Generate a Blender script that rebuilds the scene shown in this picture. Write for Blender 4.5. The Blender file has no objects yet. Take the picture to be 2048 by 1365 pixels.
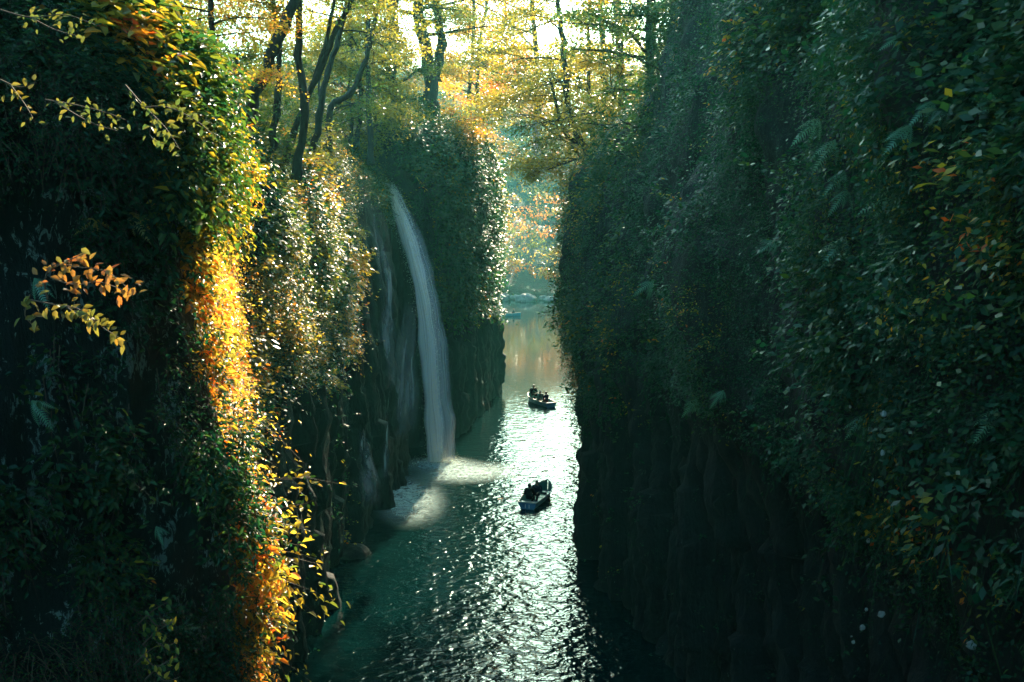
import bpy, math, random
import numpy as np
from mathutils import Vector, Matrix
from mathutils.bvhtree import BVHTree

RNG = np.random.default_rng(11)
random.seed(11)
sc = bpy.context.scene
col = sc.collection
CAMZ = 14.4
F = 1991.0
PITCH = math.radians(6.65)

# ------------------------------------------------------------------ helpers
def P(px, py, Y):
    """world point seen at photo pixel (px,py) at forward distance Y"""
    u = (px - 1024) / F; v = (682.5 - py) / F
    c, s = math.cos(PITCH), math.sin(PITCH)
    y = c + v * s; z = -s + v * c
    k = Y / y
    return np.array([u * k, Y, CAMZ + z * k])

def ray(px, py):
    d = P(px, py, 1.0) - np.array([0, 0, CAMZ])
    return d / np.linalg.norm(d)

def pix(p):
    x, y, z = p[..., 0], p[..., 1], p[..., 2] - CAMZ
    c, s = math.cos(PITCH), math.sin(PITCH)
    f = y * c - z * s; v = y * s + z * c
    f = np.where(f < 0.05, 0.05, f)
    return 1024 + F * x / f, 682.5 - F * v / f, f

def tag(o, label=None, cat=None, group=None, kind=None):
    if label: o["label"] = label
    if cat: o["category"] = cat
    if group: o["group"] = group
    if kind: o["kind"] = kind
    return o

def empty(name, loc=(0, 0, 0), rz=0.0):
    o = bpy.data.objects.new(name, None)
    o.location = loc; o.rotation_euler = (0, 0, rz)
    o.empty_display_size = 0.3
    col.objects.link(o)
    return o

def mesh_obj(name, V, Fs, mat, parent=None, tone=None, smooth=False, uv=None, mats=None, fmat=None):
    """V (n,3); Fs: (m,4) int array or list of arrays / faces"""
    me = bpy.data.meshes.new(name)
    V = np.asarray(V, dtype=np.float32)
    if isinstance(Fs, np.ndarray):
        k = Fs.shape[1]; n = len(Fs)
        me.vertices.add(len(V)); me.vertices.foreach_set("co", V.ravel())
        me.loops.add(n * k); me.loops.foreach_set("vertex_index", Fs.astype(np.int32).ravel())
        me.polygons.add(n)
        me.polygons.foreach_set("loop_start", np.arange(0, n * k, k, dtype=np.int32))
    else:
        me.from_pydata([tuple(map(float, v)) for v in V], [], [tuple(int(i) for i in f) for f in Fs])
    if tone is not None:
        a = me.attributes.new("tone", 'FLOAT', 'POINT')
        a.data.foreach_set("value", np.asarray(tone, dtype=np.float32))
    me.update(calc_edges=True)
    if uv is not None:
        l = me.uv_layers.new(name="UVMap")
        vi = np.empty(len(me.loops), dtype=np.int32); me.loops.foreach_get("vertex_index", vi)
        l.data.foreach_set("uv", np.asarray(uv, dtype=np.float32)[vi].ravel())
    if smooth:
        me.polygons.foreach_set("use_smooth", np.ones(len(me.polygons), dtype=bool))
    if mats:
        for m in mats: me.materials.append(m)
        if fmat is not None:
            me.polygons.foreach_set("material_index", np.asarray(fmat, dtype=np.int32))
    elif mat: me.materials.append(mat)
    o = bpy.data.objects.new(name, me)
    col.objects.link(o)
    if parent is not None: o.parent = parent
    return o

# vectorised value noise
def _h(ix, iy, iz):
    n = (ix * 374761393 + iy * 668265263 + iz * 2147483647 * 3 + 1013904223) & 0xffffffff
    n = ((n ^ (n >> 13)) * 1274126177) & 0xffffffff
    n = (n ^ (n >> 16)) * 2246822519 & 0xffffffff
    return ((n ^ (n >> 15)) & 0xffff) / 65535.0

def noise(p):
    p = np.asarray(p, dtype=np.float64)
    i = np.floor(p).astype(np.int64); f = p - i
    f = f * f * (3 - 2 * f)
    x, y, z = i[..., 0], i[..., 1], i[..., 2]
    fx, fy, fz = f[..., 0], f[..., 1], f[..., 2]
    def L(a, b, t): return a + (b - a) * t
    r = L(L(L(_h(x, y, z), _h(x + 1, y, z), fx), L(_h(x, y + 1, z), _h(x + 1, y + 1, z), fx), fy),
          L(L(_h(x, y, z + 1), _h(x + 1, y, z + 1), fx), L(_h(x, y + 1, z + 1), _h(x + 1, y + 1, z + 1), fx), fy), fz)
    return r * 2 - 1

def fbm(p, scale, octs=4, off=0.0):
    p = np.asarray(p) * np.asarray(scale) + off
    a, s = 1.0, 0.0
    t = np.zeros(p.shape[:-1])
    for _ in range(octs):
        t += a * noise(p); s += a; a *= .5; p = p * 2.03 + 17.3
    return t / s

def sstep(a, b, x):
    t = np.clip((x - a) / (b - a), 0, 1); return t * t * (3 - 2 * t)

def unit(v):
    return v / np.maximum(np.linalg.norm(v, axis=-1, keepdims=True), 1e-9)

# ------------------------------------------------------------------ materials
def newmat(name):
    m = bpy.data.materials.new(name); m.use_nodes = True
    nt = m.node_tree; nt.nodes.clear()
    out = nt.nodes.new("ShaderNodeOutputMaterial")
    return m, nt, out

def N(nt, typ, **kw):
    n = nt.nodes.new("ShaderNode" + typ)
    for k, v in kw.items():
        if k in n.inputs: n.inputs[k].default_value = v
        else: setattr(n, k, v)
    return n

def ramp(nt, fac, stops):
    r = nt.nodes.new("ShaderNodeValToRGB")
    e = r.color_ramp.elements
    while len(e) < len(stops): e.new(0.5)
    for el, (p, c) in zip(e, stops):
        el.position = p; el.color = (*c, 1) if len(c) == 3 else c
    nt.links.new(fac, r.inputs["Fac"])
    return r.outputs["Color"]

def leaf_mat(name, stops, trans=0.45, rough=0.42, boost=1.9, spec=0.25):
    m, nt, out = newmat(name)
    at = N(nt, "Attribute", attribute_name="tone")
    c = ramp(nt, at.outputs["Fac"], stops)
    b = N(nt, "BsdfPrincipled", Roughness=rough)
    b.inputs["Specular IOR Level"].default_value = spec
    nt.links.new(c, b.inputs["Base Color"])
    t = N(nt, "BsdfTranslucent")
    mx = N(nt, "MixRGB", blend_type='MULTIPLY'); mx.inputs[0].default_value = 1.0
    mx.inputs[2].default_value = (boost * 1.15, boost, boost * .55, 1)
    nt.links.new(c, mx.inputs[1]); nt.links.new(mx.outputs[0], t.inputs["Color"])
    s = N(nt, "MixShader"); s.inputs[0].default_value = trans
    nt.links.new(b.outputs[0], s.inputs[1]); nt.links.new(t.outputs[0], s.inputs[2])
    nt.links.new(s.outputs[0], out.inputs["Surface"])
    return m

LEAF = leaf_mat("leaf_mixed", [(0, (.002, .036, .024)), (.35, (.008, .066, .031)), (.6, (.045, .095, .016)),
                               (.8, (.42, .30, .025)), (.92, (.52, .20, .02)), (1, (.45, .08, .012))])
CROWN = leaf_mat("crown_leaf", [(0, (.012, .055, .022)), (.35, (.060, .105, .020)), (.6, (.21, .18, .03)),
                               (.8, (.42, .32, .04)), (.92, (.55, .24, .03)), (1, (.50, .12, .02))], trans=.62, rough=.33, boost=2.0, spec=.6)
FERN = leaf_mat("fern_green", [(0, (.05, .18, .12)), (.6, (.09, .26, .15)), (1, (.35, .24, .03))], trans=.25, rough=.35, spec=.6)
WOODS = leaf_mat("far_leaf", [(0, (.030, .075, .035)), (.4, (.06, .12, .035)), (.7, (.18, .18, .05)),
                              (.9, (.35, .20, .06)), (1, (.42, .15, .05))], trans=.5, rough=.3)

def rock_mat(name, dark, light, moss, lichen, scale=1.0, columns=1.0, lichen_amt=.64, moss_amt=.5):
    m, nt, out = newmat(name)
    g = N(nt, "NewGeometry")
    mp = N(nt, "Mapping"); mp.inputs["Scale"].default_value = (scale, scale, scale * .35)
    nt.links.new(g.outputs["Position"], mp.inputs["Vector"])
    n1 = N(nt, "TexNoise", Scale=1.3, Detail=9.0, Roughness=.65); nt.links.new(mp.outputs[0], n1.inputs["Vector"])
    c1 = ramp(nt, n1.outputs["Fac"], [(.3, dark), (.7, light)])
    n2 = N(nt, "TexNoise", Scale=.9 * scale, Detail=8.0, Roughness=.7); nt.links.new(g.outputs["Position"], n2.inputs["Vector"])
    f2 = ramp(nt, n2.outputs["Fac"], [(moss_amt, (0, 0, 0)), (moss_amt + .12, (1, 1, 1))])
    m1 = N(nt, "MixRGB"); nt.links.new(f2, m1.inputs[0]); nt.links.new(c1, m1.inputs[1]); m1.inputs[2].default_value = (*moss, 1)
    mp3 = N(nt, "Mapping"); mp3.inputs["Scale"].default_value = (1, 1, .55)
    nt.links.new(g.outputs["Position"], mp3.inputs["Vector"])
    n3 = N(nt, "TexNoise", Scale=6.0 * scale, Detail=7.0, Roughness=.7, Distortion=.8); nt.links.new(mp3.outputs[0], n3.inputs["Vector"])
    n4 = N(nt, "TexNoise", Scale=1.1 * scale, Detail=2.0); nt.links.new(g.outputs["Position"], n4.inputs["Vector"])
    mu = N(nt, "Math", operation='MULTIPLY'); nt.links.new(n3.outputs["Fac"], mu.inputs[0])
    ad = N(nt, "Math", operation='ADD'); nt.links.new(n4.outputs["Fac"], ad.inputs[0]); ad.inputs[1].default_value = .5
    nt.links.new(ad.outputs[0], mu.inputs[1])
    f3 = ramp(nt, mu.outputs[0], [(lichen_amt, (0, 0, 0)), (lichen_amt + .04, (1, 1, 1))])
    m2 = N(nt, "MixRGB"); nt.links.new(f3, m2.inputs[0]); nt.links.new(m1.outputs[0], m2.inputs[1]); m2.inputs[2].default_value = (*lichen, 1)
    b = N(nt, "BsdfPrincipled", Roughness=.75)
    b.inputs["Specular IOR Level"].default_value = .35
    nt.links.new(m2.outputs[0], b.inputs["Base Color"])
    n5 = N(nt, "TexNoise", Scale=5.0 * scale, Detail=10.0, Roughness=.7); nt.links.new(mp.outputs[0], n5.inputs["Vector"])
    bp = N(nt, "Bump", Strength=1.0, Distance=.3); nt.links.new(n5.outputs["Fac"], bp.inputs["Height"])
    nt.links.new(bp.outputs[0], b.inputs["Normal"])
    nt.links.new(b.outputs[0], out.inputs["Surface"])
    return m

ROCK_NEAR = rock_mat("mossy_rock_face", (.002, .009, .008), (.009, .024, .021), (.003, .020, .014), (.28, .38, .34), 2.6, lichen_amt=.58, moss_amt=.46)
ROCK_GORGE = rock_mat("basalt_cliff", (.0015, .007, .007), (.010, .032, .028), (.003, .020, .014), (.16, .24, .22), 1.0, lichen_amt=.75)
ROCK_FAR = rock_mat("shore_rock", (.12, .12, .10), (.32, .30, .26), (.10, .13, .07), (.4, .4, .36), .8, moss_amt=.62)
EARTH = rock_mat("forest_floor", (.02, .022, .014), (.05, .05, .03), (.03, .055, .025), (.09, .08, .05), .6)

def simple(name, colr, rough=.6, spec=.4, nscale=0, namt=.3, metal=0):
    m, nt, out = newmat(name)
    b = N(nt, "BsdfPrincipled", Roughness=rough); b.inputs["Specular IOR Level"].default_value = spec
    b.inputs["Metallic"].default_value = metal
    g = N(nt, "TexCoord"); n = N(nt, "TexNoise", Scale=nscale or 6.0, Detail=6.0)
    nt.links.new(g.outputs["Object"], n.inputs["Vector"])
    lo = tuple(x * (1 - namt) for x in colr); hi = tuple(min(1, x * (1 + namt)) for x in colr)
    nt.links.new(ramp(nt, n.outputs["Fac"], [(.3, lo), (.7, hi)]), b.inputs["Base Color"])
    nt.links.new(b.outputs[0], out.inputs["Surface"])
    return m

def bark_mat():
    m, nt, out = newmat("bark")
    g = N(nt, "NewGeometry")
    mp = N(nt, "Mapping"); mp.inputs["Scale"].default_value = (4, 4, .9)
    nt.links.new(g.outputs["Position"], mp.inputs["Vector"])
    n = N(nt, "TexNoise", Scale=3.0, Detail=8.0, Roughness=.7); nt.links.new(mp.outputs[0], n.inputs["Vector"])
    c = ramp(nt, n.outputs["Fac"], [(.3, (.016, .014, .011)), (.55, (.045, .040, .030)), (.75, (.05, .065, .03))])
    b = N(nt, "BsdfPrincipled", Roughness=.85); nt.links.new(c, b.inputs["Base Color"])
    bp = N(nt, "Bump", Strength=.8, Distance=.05); nt.links.new(n.outputs["Fac"], bp.inputs["Height"])
    nt.links.new(bp.outputs[0], b.inputs["Normal"]); nt.links.new(b.outputs[0], out.inputs["Surface"])
    return m
BARK = bark_mat()
TWIG = simple("twig_brown", (.09, .055, .03), .8)

def water_mat():
    m, nt, out = newmat("river_water")
    g = N(nt, "NewGeometry")
    b = N(nt, "BsdfPrincipled", Roughness=.08); b.inputs["IOR"].default_value = 1.333
    b.inputs["Base Color"].default_value = (.0005, .012, .012, 1); b.inputs["Specular IOR Level"].default_value = .3
    mp = N(nt, "Mapping"); mp.inputs["Scale"].default_value = (1, 1.15, 1); mp.inputs["Rotation"].default_value = (0, 0, .12)
    nt.links.new(g.outputs["Position"], mp.inputs["Vector"])
    n1 = N(nt, "TexNoise", Scale=2.3, Detail=2.5, Roughness=.5, Distortion=.4); nt.links.new(mp.outputs[0], n1.inputs["Vector"])
    n2 = N(nt, "TexNoise", Scale=.8, Detail=2.0); nt.links.new(mp.outputs[0], n2.inputs["Vector"])
    a = N(nt, "Math", operation='MULTIPLY_ADD'); nt.links.new(n2.outputs["Fac"], a.inputs[0]); a.inputs[1].default_value = 1.2
    nt.links.new(n1.outputs["Fac"], a.inputs[2])
    # ripples die out towards the calm upstream pool
    sx = N(nt, "SeparateXYZ"); nt.links.new(g.outputs["Position"], sx.inputs[0])
    mr = N(nt, "MapRange", interpolation_type="SMOOTHERSTEP"); nt.links.new(sx.outputs["Y"], mr.inputs["Value"])
    mr.inputs["From Min"].default_value = 36; mr.inputs["From Max"].default_value = 108
    mr.inputs["To Min"].default_value = .8; mr.inputs["To Max"].default_value = .03
    bp = N(nt, "Bump", Distance=.095); nt.links.new(mr.outputs[0], bp.inputs["Strength"])
    nt.links.new(a.outputs[0], bp.inputs["Height"]); nt.links.new(bp.outputs[0], b.inputs["Normal"])
    nt.links.new(b.outputs[0], out.inputs["Surface"])
    return m
WATER = water_mat()

def veil_mat(name, su, sv, lo, hi, edge=.18, ends=.02, colr=(.98, 1.0, .99)):
    m, nt, out = newmat(name)
    uv = N(nt, "UVMap")
    mp = N(nt, "Mapping"); mp.inputs["Scale"].default_value = (su, sv, 1)
    nt.links.new(uv.outputs[0], mp.inputs["Vector"])
    n = N(nt, "TexNoise", Scale=1.0, Detail=5.0, Roughness=.6, Distortion=.15); nt.links.new(mp.outputs[0], n.inputs["Vector"])
    f = ramp(nt, n.outputs["Fac"], [(lo, (0, 0, 0)), (hi, (1, 1, 1))])
    sx = N(nt, "SeparateXYZ"); nt.links.new(uv.outputs[0], sx.inputs[0])
    # soft side edges: 4u(1-u) clamp
    o1 = N(nt, "Math", operation='SUBTRACT'); o1.inputs[0].default_value = 1.0; nt.links.new(sx.outputs["X"], o1.inputs[1])
    o2 = N(nt, "Math", operation='MULTIPLY'); nt.links.new(sx.outputs["X"], o2.inputs[0]); nt.links.new(o1.outputs[0], o2.inputs[1])
    o3 = N(nt, "Math", operation='DIVIDE'); nt.links.new(o2.outputs[0], o3.inputs[0]); o3.inputs[1].default_value = edge; o3.use_clamp = True
    o4 = N(nt, "Math", operation='MULTIPLY'); nt.links.new(o3.outputs[0], o4.inputs[0]); nt.links.new(f, o4.inputs[1])
    # fades out at its head and foot
    e1 = N(nt, "Math", operation='SUBTRACT'); e1.inputs[0].default_value = 1.0; nt.links.new(sx.outputs["Y"], e1.inputs[1])
    e2 = N(nt, "Math", operation='MULTIPLY'); nt.links.new(sx.outputs["Y"], e2.inputs[0]); nt.links.new(e1.outputs[0], e2.inputs[1])
    e3 = N(nt, "Math", operation='DIVIDE'); nt.links.new(e2.outputs[0], e3.inputs[0]); e3.inputs[1].default_value = ends; e3.use_clamp = True
    e4 = N(nt, "Math", operation='MULTIPLY'); nt.links.new(o4.outputs[0], e4.inputs[0]); nt.links.new(e3.outputs[0], e4.inputs[1]); o4 = e4
    d = N(nt, "BsdfDiffuse"); d.inputs[0].default_value = (*colr, 1)
    # loose droplets scatter the skylight that reaches them from above
    nv = N(nt, "CombineXYZ", X=.2, Y=-.66, Z=.72); nt.links.new(nv.outputs[0], d.inputs["Normal"])
    t = N(nt, "BsdfTranslucent"); t.inputs[0].default_value = (*colr, 1)
    s = N(nt, "MixShader"); s.inputs[0].default_value = .04
    nt.links.new(d.outputs[0], s.inputs[1]); nt.links.new(t.outputs[0], s.inputs[2])
    tr = N(nt, "BsdfTransparent")
    s2 = N(nt, "MixShader"); nt.links.new(o4.outputs[0], s2.inputs[0])
    nt.links.new(tr.outputs[0], s2.inputs[1]); nt.links.new(s.outputs[0], s2.inputs[2])
    nt.links.new(s2.outputs[0], out.inputs["Surface"])
    return m
VEIL_CORE = veil_mat("falling_water", 19, 1.3, .12, .52, .20)
VEIL_THIN = veil_mat("falling_mist", 6, 1.0, .30, 1.7, .25)
VEIL_TRICKLE = veil_mat("trickle_water", 3, 3, .38, .9, .25, .16)
VEIL_SHEET = veil_mat("sheet_water", 7, 1.2, .38, 1.3, .25, .22)

# ------------------------------------------------------------------ cliffs
def resample(ctrl, su, sv):
    """ctrl (nu,nv,3) -> dense grid by Catmull-Rom along both axes. su, sv = samples per interval lists"""
    def along(A, counts):
        n = len(A); out = []
        for i in range(n - 1):
            p0 = A[max(i - 1, 0)]; p1 = A[i]; p2 = A[i + 1]; p3 = A[min(i + 2, n - 1)]
            k = counts[i]
            for j in range(k):
                t = j / k
                # damped tangents keep ledges crisp without overshoot
                m1 = (p2 - p0) * .35; m2 = (p3 - p1) * .35
                h00 = 2 * t**3 - 3 * t**2 + 1; h10 = t**3 - 2 * t**2 + t
                h01 = -2 * t**3 + 3 * t**2; h11 = t**3 - t**2
                out.append(h00 * p1 + h10 * m1 + h01 * p2 + h11 * m2)
        out.append(A[-1]); return np.array(out)
    A = along(ctrl, su)
    A = np.swapaxes(along(np.swapaxes(A, 0, 1), sv), 0, 1)
    return A

def grid_normals(G):
    du = np.gradient(G, axis=0); dv = np.gradient(G, axis=1)
    return unit(np.cross(du, dv))

class Surf:
    def __init__(s, name, ctrl, res, mat, label, flip=False, disp=None, cat=None):
        ctrl = np.array(ctrl, dtype=float)
        lu = [max(2, int(np.max(np.linalg.norm(ctrl[i + 1] - ctrl[i], axis=-1)) / res)) for i in range(len(ctrl) - 1)]
        lu = [min(k, 90) for k in lu]
        lv = [min(90, max(2, int(np.mean(np.linalg.norm(ctrl[:, j + 1] - ctrl[:, j], axis=-1)) / res))) for j in range(ctrl.shape[1] - 1)]
        G = resample(ctrl, lu, lv)
        n = grid_normals(G)
        if flip: n = -n
        if disp is not None:
            G = G + n * disp(G)[..., None]
            n = grid_normals(G)
            if flip: n = -n
        s.G, s.n = G, n
        a, b = G.shape[:2]
        idx = np.arange(a * b).reshape(a, b)
        q = np.stack([idx[:-1, :-1], idx[1:, :-1], idx[1:, 1:], idx[:-1, 1:]], -1).reshape(-1, 4)
        if flip: q = q[:, ::-1]
        s.o = mesh_obj(name, G.reshape(-1, 3), q, mat, smooth=True)
        tag(s.o, label, cat, kind="structure")
        s.q = q
        e1 = G[1:, :-1] - G[:-1, :-1]; e2 = G[:-1, 1:] - G[:-1, :-1]
        s.area = np.linalg.norm(np.cross(e1, e2), axis=-1)
        s.C = (G[:-1, :-1] + G[1:, 1:]) / 2
        px, py, f = pix(s.C)
        s.vis = (px > -260) & (px < 2300) & (py > -260) & (py < 1600) & (s.C[..., 1] > .5)
    def sample(s, count, mask):
        w = s.area * mask(s.C, s.n[:-1, :-1]) * s.vis
        w = w.ravel(); tot = w.sum()
        if tot <= 0: return np.zeros((0, 3)), np.zeros((0, 3))
        k = RNG.choice(len(w), count, p=w / tot)
        i, j = np.unravel_index(k, s.area.shape)
        a = RNG.random(count)[:, None]; b = RNG.random(count)[:, None]
        p = (s.G[i, j] * (1 - a) * (1 - b) + s.G[i + 1, j] * a * (1 - b) + s.G[i, j + 1] * (1 - a) * b + s.G[i + 1, j + 1] * a * b)
        return p, s.n[i, j]

def table(stations, levels):
    """stations: list of (Y, [X per level]) or (Y, [..], dy per level)"""
    out = []
    for st in stations:
        Y, X = st[0], st[1]
        dy = st[2] if len(st) > 2 else [0] * len(levels)
        out.append([(x, Y + d, z) for x, z, d in zip(X, levels, dy)])
    return out

def disp_gorge(G):
    z = G[..., 2]
    lump = fbm(G, (.25, .25, .22), 4) * 1.3 + fbm(G, (.9, .9, .8), 4, 9.1) * .5
    colm = np.abs(fbm(G, (.75, .75, .035), 3, 3.3)) * -.9 + fbm(G, (2.6, 2.6, .25), 4, 5.0) * .3 + fbm(G, (1.1, 1.1, 1.4), 4, 15.) * .2
    low = 1 - sstep(6, 9.5, z + fbm(G, (.15, .15, .15), 2) * 2)
    return lump * (1 - .8 * low) + (colm * .4 + columns(G, .9, 4) * .95 + fbm(G, (1.4, 1.4, 1.4), 5, 61.) * .35) * low - .62 * low

def disp_left(G):
    z = G[..., 2]
    lump = fbm(G, (.25, .25, .22), 4, 21.) * 0.9 + fbm(G, (.9, .9, .8), 4, 9.1) * .35
    colm = np.abs(fbm(G, (.8, .8, .04), 3, 13.3)) * -.8 + fbm(G, (2.2, 2.2, .25), 4, 5.0) * .3 + fbm(G, (1.1, 1.1, 1.4), 4, 15.) * .22
    low = 1 - sstep(8, 14, z + fbm(G, (.15, .15, .15), 2) * 2)
    return lump * (1 - .8 * low) + (colm * .35 + columns(G, 1.0, 8) * .9 + fbm(G, (1.4, 1.4, 1.4), 5, 61.) * .35) * low - .35 * low - .1

def disp_near(G):
    return fbm(G, (.8, .8, .5), 5, 2.2) * .28 + fbm(G, (3.2, 3.2, 1.6), 5, 7.7) * .09 - np.abs(fbm(G, (1.6, 1.6, .3), 3, 31.)) * .12

def columns(G, size, seed):
    """stepped prismatic columns of jointed rock"""
    c = G[..., 1] / size + fbm(G, (.3, .3, .12), 2, seed) * .8 + G[..., 0] * .3
    i = np.floor(c).astype(np.int64); f = c - i
    tier = np.floor(G[..., 2] / 2.6 + _h(i, i * 0 + int(seed), i * 0) * 3).astype(np.int64)
    v = _h(i, tier, i * 0 + 7) * .5 + _h(i, i * 0, i * 0 + 3) * .8
    return v - .45 * (np.minimum(f, 1 - f) < .10) - .35 * np.abs(f - .5)

LV = [-2, 2, 5, 8, 10, 12, 14, 16, 18, 20, 24, 30, 38]
off = lambda d: [a + d for a in [3.4, 3.3, 3.5, 3.3, 2.9, 2.4, 2.4, 2.95, 4.6, 7.5, 12, 18, 26]]
RIGHT = Surf("cliff", table([
    (110, off(7)), (95, off(4.5)), (80, off(3.2)), (68, off(2.3)), (58, off(1.5)), (52, off(.8)),
    (46, [3.2, 3.2, 3.45, 3.3, 2.9, 2.35, 2.35, 2.95, 4.4, 6.6, 10, 16, 24]),
    (40, [3.5, 3.5, 3.6, 3.6, 3.4, 3.1, 3.1, 3.6, 4.6, 5.9, 8.4, 12, 16]),
    (36, [4.0, 4.0, 4.1, 4.1, 3.9, 3.7, 3.7, 4.0, 4.6, 5.2, 6.5, 8.5, 11]),
    (31, [5.2, 5.2, 5.3, 5.2, 4.6, 4.3, 4.3, 4.5, 4.8, 5.2, 6.3, 8, 10.5]),
    (27, [6.3, 6.3, 6.2, 5.2, 4.4, 4.2, 4.3, 4.6, 5, 5.4, 6.2, 7.5, 10]),
    (22, [7, 7, 6.9, 6.2, 5.0, 4.5, 4.6, 4.9, 5.2, 5.5, 6, 7, 9]),
    (17, [7.6, 7.6, 7.4, 6.8, 5.6, 4.9, 4.9, 5.1, 5.3, 5.5, 5.8, 6.5, 8]),
    (13, [7.8, 7.8, 7.5, 6.8, 6.0, 5.4, 5.2, 5.2, 5.3, 5.4, 5.6, 6, 7]),
    (10, [7.6, 7.6, 7.2, 6.6, 6, 5.6, 5.3, 5.2, 5.2, 5.3, 5.4, 5.8, 6.5]),
    (5, [7.6, 7.6, 7.2, 6.6, 6, 5.6, 5.3, 5.2, 5.2, 5.3, 5.4, 5.8, 6.5]),
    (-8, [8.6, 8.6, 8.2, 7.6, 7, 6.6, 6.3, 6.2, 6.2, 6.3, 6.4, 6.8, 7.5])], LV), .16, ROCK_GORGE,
    "tall vegetated cliff filling the right side of the gorge, undercut above the water", flip=False, disp=disp_gorge)

LA = [2, 6, 9, 10, 11, 12, 13, 14, 14.6, 15, 15.4, 16, 17, 19, 22]
EX = [-3.0, -2.95, -2.85, -2.8, -2.78, -2.83, -2.92, -3.02, -3.0, -2.85, -2.85, -3.4, -4.2, -5.2, -7]
def ast(dx, Y, lean=0):
    return (Y, [e + dx for e in EX], [max(0, (z - 15)) * lean for z in LA])
NEAR = Surf("cliff", table([
    ast(-9, 3.5, .1), ast(-4.6, 5.2, .12), ast(-2.1, 6.3, .15), ast(-1.0, 7.4, .15), ast(-.35, 8.5, .1), ast(-.02, 9.15), ast(-.0, 9.6), ast(-.42, 10.4),
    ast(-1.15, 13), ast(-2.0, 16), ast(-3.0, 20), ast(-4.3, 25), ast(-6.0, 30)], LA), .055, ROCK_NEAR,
    "near dark cliff face with pale lichen patches and a sunlit right edge", flip=False, disp=disp_near)

LB = [-2, 2, 5, 8, 11, 14, 16, 17.5, 19]
LEFT = Surf("cliff", table([
    (24, [-9, -9, -9, -9, -9, -9, -9.2, -10, -12]),
    (29, [-7.2, -7.2, -7.3, -7.6, -7.9, -7.9, -8.1, -9, -11]),
    (36, [-7.2, -7.2, -7.2, -7.4, -7.7, -7.7, -8.1, -8.9, -11]),
    (41, [-7.6, -7.6, -7.5, -7.5, -7.6, -7.6, -8.0, -8.8, -11]),
    (44, [-7.2, -7.2, -7.1, -7.1, -7.2, -7.4, -7.7, -8.4, -11]),
    (48, [-6.9, -6.9, -7, -7.3, -7.8, -8.2, -8.4, -8.7, -11]),
    (53, [-6.5, -6.5, -6.6, -6.8, -7.2, -7.6, -7.9, -8.3, -11]),
    (57.5, [-6.0, -6.0, -6.1, -6.3, -6.6, -7.3, -7.7, -8.2, -10]),
    (59, [-6.9, -6.9, -6.9, -7.2, -7.6, -8.1, -8.0, -8.3, -10]),
    (62, [-7.4, -7.4, -7.4, -7.4, -7.6, -7.8, -7.9, -8.1, -9]),
    (65, [-5.2, -5.2, -5.3, -5.5, -5.5, -5.8, -6.2, -7.2, -9]),
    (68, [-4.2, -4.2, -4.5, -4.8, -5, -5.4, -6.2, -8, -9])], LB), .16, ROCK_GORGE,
    "dark wet rock wall behind and left of the tall waterfall, overgrown along its top", flip=False, disp=disp_left)

LD = [-2, 3, 6, 8, 10, 13, 16, 19, 21, 23]
HEAD = Surf("cliff", table([
    (62, [-7.6, -7.6, -7.6, -7.6, -7.6, -7.8, -8, -8.2, -8.5, -11]),
    (65.5, [-4.2, -4.2, -4.3, -4.5, -4.6, -4.8, -5.0, -5.6, -6.6, -10]),
    (72, [-2.9, -2.9, -3, -3, -2.9, -2.7, -2.7, -3.3, -4.4, -8]),
    (79, [-2.0, -2.0, -2.0, -2.4, -2.3, -2.1, -2.2, -2.9, -4.1, -8]),
    (84, [-1.1, -1.1, -1.1, -2.1, -2.0, -1.7, -1.8, -2.5, -3.4, -6.5]),
    (86, [-1.3, -1.3, -1.3, -2.4, -2.3, -1.9, -2.0, -2.7, -3.7, -7]),
    (89, [-4, -4, -4, -4.4, -4.4, -4, -4, -4.5, -6, -10]),
    (95, [-14, -14, -14, -14, -14, -14, -14, -14, -15, -20]),
    (105, [-34, -34, -34, -34, -34, -34, -34, -34, -35, -38])], LD), .22, ROCK_GORGE,
    "headland cliff behind the waterfall with a squared ledge at its foot", flip=False, disp=lambda G: disp_left(G) * 1.0)

# ------------------------------------------------------------------ terrain, water
def lerp_t(Y, ks, vs): return np.interp(Y, ks, vs)
def terrain_h(X, Y):
    xl = lerp_t(Y, [-40, 20, 45, 62, 66, 86, 92, 100, 110, 185], [-12, -9.5, -9.5, -10, -8.5, -4.8, -8, -24, -38, -45])
    xr = lerp_t(Y, [-40, 10, 46, 60, 72, 85, 100, 150, 190], [9, 9, 9, 9.5, 10, 10.5, 11, 11, 13])
    p = np.stack([X, Y, X * 0], -1)
    nz = fbm(p, (.05, .05, 1), 4) * 3 + fbm(p, (.2, .2, 1), 3, 4.) * .8
    dl = xl - X; dr = X - xr
    topL = lerp_t(Y, [0, 30, 60, 68, 85, 110, 190], [16.5, 17.0, 17.0, 20, 21.5, 22, 20])
    topR = lerp_t(Y, [0, 30, 40, 48, 60, 90, 150, 190], [28, 26, 22, 18, 16.5, 16, 14, 8])
    hl = topL + .33 * dl + nz * sstep(0, 12, dl)
    hr = topR + (.55 + .2 * sstep(55, 80, Y)) * dr + nz * sstep(0, 12, dr)
    hl = np.minimum(hl, 75); hr = np.minimum(hr, 66)
    h = np.where(dl > 0, -2.5 + (hl + 2.5) * sstep(0, 1.0, dl), np.where(dr > 0, -2.5 + (hr + 2.5) * sstep(0, 1.2, dr), -2.5))
    # the hill closing the far pool
    dy = Y - 193 - 3 * fbm(p, (.08, .08, 1), 2)
    cap = 72 - 36 * np.exp(-((X - 19) / 9.0) ** 2)
    hf = np.where(dy > 0, np.minimum(.36 * dy + .05 * np.maximum(dy - 45, 0) + nz * sstep(0, 20, dy), cap + nz), -2.5)
    hf = np.maximum(hf, -2.5)
    return np.maximum(h, hf)

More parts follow.
